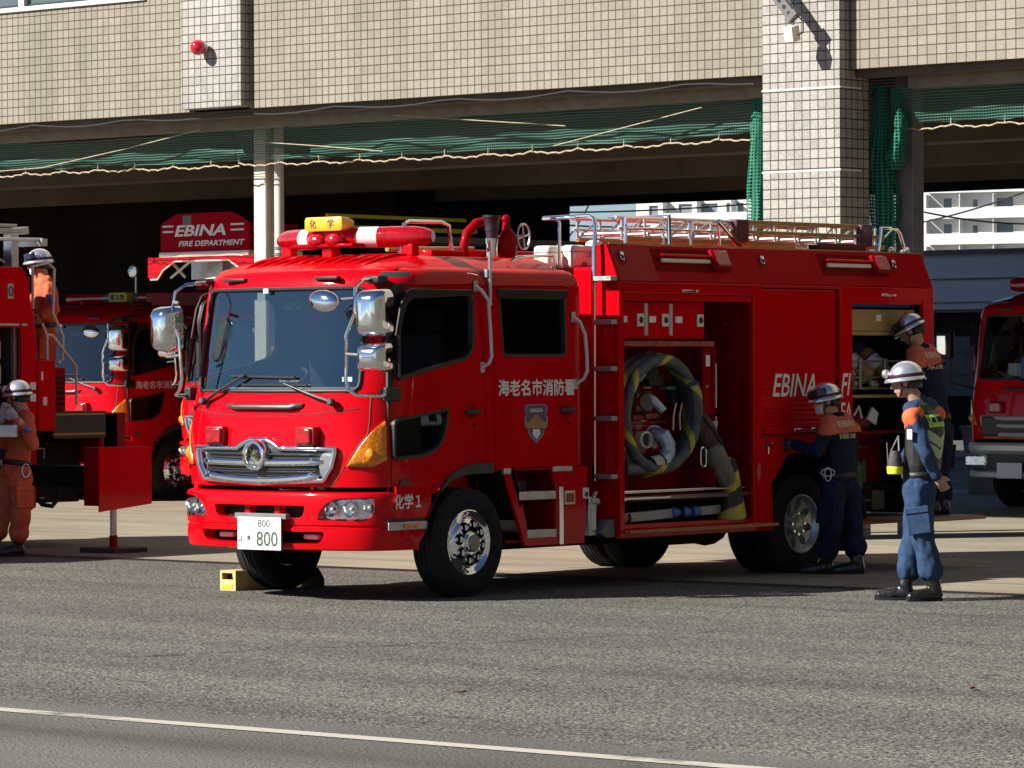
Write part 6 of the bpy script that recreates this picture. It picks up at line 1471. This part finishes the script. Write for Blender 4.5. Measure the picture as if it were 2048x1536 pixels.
    if visor:
        rows = []
        for j in range(6):
            v = j/5; rows.append([HH(.134*math.sin(a), -.005+.160*math.cos(a), .020+.075*v+.03*abs(math.sin(a))) for a in [-1.5+3.0*i/20 for i in range(21)]])
        obj('visor', MB().grid(rows), pm('dark_visor', (.015,.02,.05), .2, coat=.6) if 'dark_visor' not in bpy.data.materials else bpy.data.materials['dark_visor'], he, solid=.006, ang=60)
    else:
        obj('helmet_lamp', MB().ell(HH(0,.155,.075), .028, .030, .035, 14, M3).tube([HH(.05*s,.145,.06) for s in (-1,1)], .012, 8), 'alu', he)
    g = MB()
    for s in (-1, 1): g.tube([HH(s*.098,.03,.02), HH(s*.078,.03,-.05), HH(s*.045,.05,-.105), HH(0,.065,-.118)], .007, 6).tube([HH(s*.098,-.07,.02), HH(s*.080,.0,-.045), HH(s*.078,.03,-.055)], .007, 6)
    obj('chin_strap', g, 'blk', he)
    g = MB(); g.grid([[HH(.098*math.cos(a), -.02+.105*math.sin(a), z) for a in [math.pi+.2+(math.pi-.4)*i/12 for i in range(13)]] for z in (.02,-.03,-.06)])
    obj('neck_pad', g, 'blk', he, solid=.006)
    if mask:
        rows = []
        for j in range(7):
            v = j/6; rows.append([HH(.066*u*(1-.25*abs(v-.5)), .112-.055*abs(u)**1.7-.03*(abs(v-.55)*1.4)**2, -.012-.105*v) for u in [-1+2*i/12 for i in range(13)]])
        mk = P('face_mask', MB().grid(rows), 'mask', solid=.003, ang=70)
        obj('mask_loop', MB().tube([HH(.064,.06,-.03),HH(.080,-.005,-.01)], .003, 5).tube([HH(-.064,.06,-.03),HH(-.080,-.005,-.01)], .003, 5), 'mask', mk)
    # --- jacket
    g = MB(); F_ = fluff
    capsule(g, J['chest'], .116*F_*cw, J['waist'], .104*F_*cw, side=sh, ratio=1.36); capsule(g, J['waist'], .104*F_*cw, J['hip'].lerp(J['waist'], .35), .112*F_*cw, side=hp, ratio=1.28)
    top = J['neck'].lerp(J['chest'], .25); capsule(g, top+sh*.11, .082*F_, top-sh*.11, .066*F_); capsule(g, top, .070, J['neck']+sp*.015, .064)
    for a in 'lr':
        s_ = J[a+'s']; capsule(g, top.lerp(s_, .6), .066*F_, s_, .063*F_); capsule(g, s_, .063*F_, J[a+'e'], .055*F_); capsule(g, J[a+'e'], .055*F_, J[a+'e'].lerp(J[a+'w'], .93), .042*F_)
    jk = P('jacket', fuse(g, .0105, 3, .0105, J['hip'].x*3, 11.), cloth, ang=80)
    # --- trousers
    g = MB()
    capsule(g, J['hip'].lerp(J['waist'], .38), .108*F_, J['hip'], .116*F_, side=hp, ratio=1.28)
    for a in 'lr':
        capsule(g, J[a+'h'], .108*F_, J[a+'k'], .086*F_); capsule(g, J[a+'k'], .086*F_, J[a+'k'].lerp(J[a+'a'], .55), .080*F_)
        c = J[a+'k'].lerp(J[a+'a'], .60); d = (J[a+'a']-J[a+'k']).normalized(); capsule(g, c-d*.05, .084*F_, c+d*.015, .092*F_)
    tr = P('trousers', fuse(g, .0105, 3, .0150, J['hip'].y*3, 10.), cloth, ang=80)
    for a, s in (('l', -1), ('r', 1)):
        d = (J[a+'k']-J[a+'h']).normalized(); o_ = hp*s; c = J[a+'h'].lerp(J[a+'k'], .58)+o_*.092*F_
        fw = d.cross(o_).normalized()
        obj('leg_pocket', MB().obox(c, fw, d, o_, .085, .10, .014), cloth, tr, bevel=.008)
        obj('pocket_flap', MB().obox(c-d*.075+o_*.012, fw, d, o_, .087, .024, .010), cloth, tr, bevel=.006)
    # belt
    bc = J['hip'].lerp(J['waist'], .42); g = MB()
    rows = [[bc+hp*math.cos(k*math.pi/14)*.112*1.28*F_*1.06+hp.cross(sp)*math.sin(k*math.pi/14)*.112*F_*1.06+sp*z for k in range(28)] for z in (-.024, .024)]
    bl_ = P('belt', MB().grid(rows, True), 'blk', solid=.010, ang=60)
    obj('buckle', MB().obox(bc+face*.135*F_, left, face, up, .03, .008, .026), 'alu', bl_, bevel=.004)
    # boots
    for a in 'lr':
        g = MB(); an, ft_ = J[a+'a'], J[a+'af']; d = (ft_-Vector((an.x, an.y, ft_.z))).normalized(); base = Vector((an.x, an.y, ft_.z))
        capsule(g, J[a+'k'].lerp(an, .45), .062, an, .054); capsule(g, an, .052, base-d*.02+up*.05, .048)
        capsule(g, base+up*.055, .050, base+d*.14+up*.042, .042); capsule(g, base+d*.10+up*.040, .046, base+d*.185+up*.034, .036)
        g2 = fuse(g, .009, 3, .003, 1., 20.)
        for v in g2.vertices:
            if v.co.z < ft_.z+.012: v.co.z = ft_.z+.012
        bo = P('boot', g2, 'boot', ang=80)
        so = MB(); L = []
        for z in (0, .022): L.append([tuple(base+d*u+up.cross(d)*v+up*z) for u, v in [(-.062,.0),(-.05,.035),(.0,.042),(.10,.046),(.17,.042),(.215,.018),(.222,0),(.215,-.018),(.17,-.042),(.10,-.046),(.0,-.042),(-.05,-.035)]])
        obj('sole', so.loft(L), 'rubber', bo)
    # yoke with lettering
    if yoke:
        g = MB()
        capsule(g, J['chest'].lerp(J['neck'], .30), .125*F_*cw, J['chest'].lerp(J['neck'], .42), .122*F_*cw, side=sh, ratio=1.36)
        capsule(g, top+sh*.11, .0875*F_, top-sh*.11, .0715*F_)
        for a in 'lr': capsule(g, top.lerp(J[a+'s'], .5), .074*F_, J[a+'s'].lerp(J[a+'e'], .08), .074*F_)
        me = fuse(g, .0105, 9, .003, 2.)
        for v, n_ in zip(me.vertices, [v.normal.copy() for v in me.vertices]): v.co = v.co+n_*.008
        cutp = J['chest'].lerp(J['neck'], .36); bmx = bmesh.new(); bmx.from_mesh(me)
        bmesh.ops.delete(bmx, geom=[v for v in bmx.verts if (v.co-cutp).dot(sp) < -.035 or (v.co-J['neck']).length < .088], context='VERTS'); bmx.to_mesh(me); bmx.free()
        yk = obj('yoke', me, yoke, jk, ang=80)
        if lettering:
            bd = -(sh.cross(sp)) if (sh.cross(sp)).dot(face) > 0 else sh.cross(sp); bd.normalize()      # out of the back
            c = J['chest'].lerp(J['neck'], .36); rt_ = sh if sh.cross(sp).dot(bd) > 0 else -sh
            for s_, dz, w_, h_ in (('EBINA', .020, .24, .052), ('FIRE DEPT', -.075, .23, .036)):
                tx_ = obj_text_on(jk, s_, c+bd*.19+sp*dz-rt_*w_/2, rt_, sp, w_, h_, bd, (jk.data, yk.data), ORG[jk.as_pointer()])
    return t, H, jk, sh, sp
def obj_text_on(par, s, o, xd, ud, w, h, nd, targets, org):
    """lettering laid onto the cloth: each vertex is moved along -nd to the surface"""
    from mathutils.bvhtree import BVHTree
    q = text('back_lettering', s, par, 'rope' if False else pm('cream_letter', (.62,.50,.30), .7) if 'cream_letter' not in bpy.data.materials else bpy.data.materials['cream_letter'], o, xd, ud, w, h, bold=.03, depth=0)
    trees = []
    for me in targets:
        trees.append(BVHTree.FromPolygons([v.co[:] for v in me.vertices], [p.vertices[:] for p in me.polygons]))
    for v in q.data.vertices:
        best = None
        for tr in trees:
            hit = tr.ray_cast(v.co, -nd, .5)
            if hit[0] is not None and (best is None or hit[3] < best[1]): best = (hit[0], hit[3])
        if best: v.co = best[0]+nd*.003
    return q
def joints(D, spec):
    return {k: (at(v[0], v[1], D+v[2]) if isinstance(v, tuple) else v) for k, v in spec.items()}
RI, FO = Vector((_r.x,_r.y,0)), Vector((_f.x,_f.y,0)).normalized()
def rf_(r, f, u=0): return RI*r+FO*f+Vector((0,0,u))

# --- standing firefighter with reflective vest (right foreground)
J = joints(28.24, dict(head=(1812,764,0), neck=(1835,806,0), chest=(1850,852,0), waist=(1846,925,0), hip=(1838,968,0),
    ls=(1823,836,-.14), rs=(1871,830,.15), le=(1853,908,-.21), lw=(1874,953,-.13), re=(1822,905,.20), rw=(1802,925,.04),
    lh=(1834,980,-.10), rh=(1845,978,.10), lk=(1848,1083,-.10), rk=(1826,1080,.07), la=(1868,1168,-.10), ra=(1810,1160,.03)))
for a, q in (('l', (1845,1200)), ('r', (1757,1192))): pass
J['la'].z = .105; J['ra'].z = .105
J['laf'] = Vector((*(J['la']+rf_(-.9,-.35)*.2).xy, 0)); J['raf'] = Vector((*(J['ra']+rf_(-1,.1)*.2).xy, 0))
J.update(lhd=rf_(.5,.2,-.8), lhn=rf_(-.2,-1,0), rhd=rf_(-.8,-.2,-.4), rhn=rf_(0,1,.2), lsx=-1, rc=.9)
pA, H, jkA, shA, spA = person('standing firefighter in blue overalls with black vest and silver helmet', J, rf_(-.85,.53), rf_(-.97,.22), R(6), 'navy', None, lettering=False)
# orange shoulder panels
tpA = J['neck'].lerp(J['chest'], .25)
for a in 'lr':
    g = MB(); capsule(g, tpA.lerp(J[a+'s'], .5), .075, J[a+'s'], .072); capsule(g, J[a+'s'], .070, J[a+'s'].lerp(J[a+'e'], .12), .067)
    me_ = fuse(g, .0105, 5, .006, 2.)
    obj('shoulder_panel', me_, 'orange', jkA, ang=80)
g = MB(); fA = rf_(-.85,.53); capsule(g, J['chest']+fA*.055+Vector((0,0,.06)), .085, J['chest']+fA*.06+Vector((0,0,.0)), .085, side=shA, ratio=1.5)
obj('chest_panel', fuse(g, .0105, 4, .004, 1.), 'orange', jkA, ang=80)
# vest
g = MB()
capsule(g, J['chest'], .130, J['waist'].lerp(J['hip'],.2), .124, side=shA, ratio=1.34); tp = J['neck'].lerp(J['chest'], .35); capsule(g, tp+shA*.06, .082, tp-shA*.06, .082)
me = fuse(g, .0105, 3, .004, 4.)
ve = obj('vest', me, 'blk', pA, ang=80)
bd = (shA.cross(spA)); bd = -bd if bd.dot(rf_(-.85,.53)) > 0 else bd; bd.normalize(); rt_ = shA if shA.cross(spA).dot(bd) > 0 else -shA
from mathutils.bvhtree import BVHTree
trv = BVHTree.FromPolygons([v.co[:] for v in me.vertices], [p.vertices[:] for p in me.polygons]); orgA = ORG[pA.as_pointer()]
def on_vest(nm, poly, mat, off=.004):
    g = MB(); n = 10; us = [p[0] for p in poly]
    # strips between an upper and a lower outline: poly = [(u, v_top, v_bot)...]
    rows = [[], []]
    top_ = []; bot = []
    for i in range(len(poly)-1):
        for k in range(6 if i < len(poly)-2 else 7):
            t = k/6; u = poly[i][0]+(poly[i+1][0]-poly[i][0])*t; top_.append((u, poly[i][1]+(poly[i+1][1]-poly[i][1])*t)); bot.append((u, poly[i][2]+(poly[i+1][2]-poly[i][2])*t))
    grid = []
    for j in range(6):
        row = []
        for (u, a), (_, b_) in zip(top_, bot):
            v = a+(b_-a)*j/5; q = J['chest']+rt_*u+spA*v+bd*.35; h = trv.ray_cast(q-orgA, -bd, .6)
            row.append((h[0]+orgA+bd*off) if h[0] is not None else q-bd*.2)
        grid.append(row)
    return obj(nm, MB().grid(grid), mat, ve, ang=80)
pn_ = on_vest('reflective_panel', [(-.115,.085,-.005),(.115,.085,-.005)], 'lime')
on_vest('panel_mark', [(-.085,.07,.03),(-.05,.065,.03)], 'dnavy', .006); on_vest('panel_mark', [(-.03,.07,.03),(.03,.068,.03)], 'dnavy', .006); on_vest('panel_mark', [(.045,.07,.03),(.085,.068,.03)], 'dnavy', .006)
on_vest('reflective_chevron', [(-.125,-.02,-.09),(0,-.09,-.16),(.125,-.02,-.09)], 'lgreen')
on_vest('reflective_chevron', [(-.12,-.105,-.175),(0,-.175,-.245),(.12,-.105,-.175)], 'lgreen')
# lamp pouch held at the chest
pc = thing('lamp_pouch', 'black pouch with fluorescent yellow bottom hanging at the standing firefighter chest', 'pouch', at(1790,948,28.2))
c0 = at(1790,925,28.15); 
obj('pouch', MB().tube([c0+Vector((0,0,z)) for z in (.085,.06,.0,-.03)], [.03,.042,.055,.058], 16, side=RI), pm('pouch_grey', (.05,.045,.045), .7, bump=.4), pc)
obj('pouch_bottom', MB().tube([c0+Vector((0,0,z)) for z in (-.028,-.045,-.08,-.085)], [.059,.060,.056,.045], 16), 'fluo', pc)
obj('pouch_cord', MB().tube([c0+rf_(-.03,0,.08), at(1797,872,28.2)], .007, 6).tube([c0+rf_(.03,0,.08), at(1797,872,28.2)], .007, 6).tube([c0+rf_(-.05,0,.0), at(1774,885,28.15)], .005, 6), 'grey', pc)
obj('arm_badge', MB().obox(J['ls'].lerp(J['le'],.45)+rf_(-.065,-.045), rf_(.5,-.8), rf_(.8,.5), (0,0,1), .03,.004,.035), 'letter', jkA)

# --- firefighter with mask bracing against the rear wheel arch
J = joints(31.8, dict(head=(1652,802,0), neck=(1668,838,0), chest=(1680,872,0), waist=(1682,935,0), hip=(1680,965,0),
    ls=(1655,862,-.15), rs=(1704,858,.15), le=(1632,905,-.20), lw=(1588,888,-.05), re=(1700,925,.22), rw=(1672,935,.30),
    lh=(1668,975,-.07), rh=(1694,973,.08), lk=(1662,1055,-.10), rk=(1706,1048,.06), la=(1652,1122,-.02), ra=(1714,1118,-.02)))
J['la'].z = .105; J['ra'].z = .105
J['laf'] = Vector((*(J['la']+rf_(-.9,.2)*.2).xy, 0)); J['raf'] = Vector((*(J['ra']+rf_(-.8,.1)*.2).xy, 0))
J.update(lhd=rf_(-1,.15,.05), lhn=rf_(0,-1,.3), rhd=rf_(-.6,.3,-.2), rhn=rf_(0,1,0), lsx=-1)
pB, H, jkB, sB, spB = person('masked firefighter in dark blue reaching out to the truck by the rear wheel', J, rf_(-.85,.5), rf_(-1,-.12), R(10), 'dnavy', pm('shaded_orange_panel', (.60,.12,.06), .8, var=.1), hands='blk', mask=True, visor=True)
q = at(1656,945,31.62); kb = MB()
kb.tube([q+RI*math.cos(a)*.055+Vector((0,0,math.sin(a)*.03)) for a in [2*math.pi*i/20 for i in range(20)]], .005, 6, closed=True); kb.tube([q+RI*math.cos(a)*.026+Vector((0,0,math.sin(a)*.055-.015)) for a in [2*math.pi*i/20 for i in range(20)]], .005, 6, closed=True)
cq = single('carabiner_set', kb, pm('bright_ring', (.6,.62,.66), .3, .5), 'pale ring carabiners hanging on the masked firefighter hip', 'carabiner')

# --- firefighter at the rear locker
J = joints(32.95, dict(head=(1822,662,0), neck=(1838,698,0), chest=(1856,740,0), waist=(1870,815,.02), hip=(1872,850,.02),
    ls=(1832,722,-.17), rs=(1878,722,.16), le=(1800,768,-.18), lw=(1760,765,-.02), re=(1820,780,.26), rw=(1775,742,.20),
    lh=(1862,862,-.08), rh=(1884,862,.10), lk=(1866,950,-.08), rk=(1880,948,.08), la=(1866,1024,-.08), ra=(1886,1024,.06)))
for a in 'lr': J[a+'a'].z = .545
J['laf'] = Vector((*(J['la']+rf_(-1,0)*.2).xy, .438)); J['raf'] = Vector((*(J['ra']+rf_(-1,.1)*.2).xy, .438))
J.update(lhd=rf_(-1,.1,-.1), lhn=rf_(0,-.4,1), rhd=rf_(-1,.1,0), rhn=rf_(0,.4,1), lsx=-1)
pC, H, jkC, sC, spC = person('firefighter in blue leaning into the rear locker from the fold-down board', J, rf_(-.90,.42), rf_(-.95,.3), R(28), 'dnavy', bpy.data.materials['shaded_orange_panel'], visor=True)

# --- orange-suited rescuer standing at the left edge
J = joints(35.6, dict(head=(36,793,0), neck=(46,828,0), chest=(46,860,0), waist=(36,905,0), hip=(32,940,0),
    ls=(56,850,-.17), rs=(30,846,.16), le=(64,890,-.20), lw=(33,838,-.24), re=(8,886,.10), rw=(6,832,-.05),
    lh=(40,952,-.09), rh=(22,950,.09), lk=(42,1022,-.08), rk=(8,1018,.10), la=(36,1092,-.05), ra=(-12,1088,.15)))
J['la'].z = .105; J['ra'].z = .105
J['laf'] = Vector((*(J['la']+rf_(-1,-.2)*.2).xy, 0)); J['raf'] = Vector((*(J['ra']+rf_(-1,0)*.2).xy, 0))
J.update(lhd=rf_(-.7,.1,.8), lhn=rf_(.3,-1,0), rhd=rf_(.3,0,1), rhn=rf_(-.3,1,0), lc=.9, rc=.9, lsx=-1)
pD, H, jkD, sD, spD = person('rescuer in orange overalls standing beside the open truck locker with raised hands', J, rf_(-.85,.30), rf_(-.85,.42), R(4), 'ocloth', None, hands='glove', group='rescuers in orange', fluff=1.06)
q = J['ls'].lerp(J['le'], .25)+rf_(0,-.082)
obj('arm_badge', MB().ell(q, .045, .045, .028, 14), pm('badge_blue', (.12,.15,.45), .6), jkD)
obj('belt_ring', MB().tube([at(52,935,35.35)+RI*math.cos(a)*.035+Vector((0,0,math.sin(a)*.06-.03)) for a in [2*math.pi*i/18 for i in range(18)]], .006, 6, closed=True), 'alu', pD)
tb = thing('tool_tray', 'grey metal tray corner held beside the orange rescuer', 'tray', at(8,874,35.5))
q = at(0,862,35.35); obj('tray', MB().obox(q, RI, FO, (0,0,1), .17, .16, .055), 'alu', tb, bevel=.006)
obj('tray_slot', MB().obox(q+rf_(-.03,-.1605,0), RI, FO, (0,0,1), .05, .001, .018), 'blk', tb)

# --- orange-suited rescuer climbing at the back of the rescue truck
J = joints(38.2, dict(head=(78,528,0), neck=(86,556,0), chest=(92,588,0), waist=(90,636,0), hip=(88,660,0),
    ls=(100,578,-.16), rs=(82,575,.15), le=(108,618,-.16), lw=(84,632,-.22), re=(66,608,.12), rw=(64,640,.0),
    lh=(92,668,-.08), rh=(84,668,.08), lk=(90,722,-.12), rk=(80,720,.02), la=(92,785,-.05), ra=(84,785,.06)))
z0 = 1.305
for a in 'lr': J[a+'a'].z = z0+.105; J[a+'af'] = Vector((*(J[a+'a']+rf_(-1,.1)*.2).xy, z0))
J.update(lhd=rf_(-.8,0,-.3), lhn=rf_(0,-1,.3), rhd=rf_(-.4,0,-.8), rhn=rf_(0,1,.3), lsx=-1)
pE, H, jkE, sE, spE = person('rescuer in orange overalls up on the back step of the rescue truck', J, rf_(-.9,.2), rf_(-.9,.1), R(5), 'ocloth', None, hands='skin', mask=True, visor=True, group='rescuers in orange', fluff=1.05)
q = J['ls'].lerp(J['le'], .45)+rf_(.0,-.085)
obj('arm_badge', MB().ell(q, .045, .045, .04, 14), bpy.data.materials['badge_blue'], jkE)
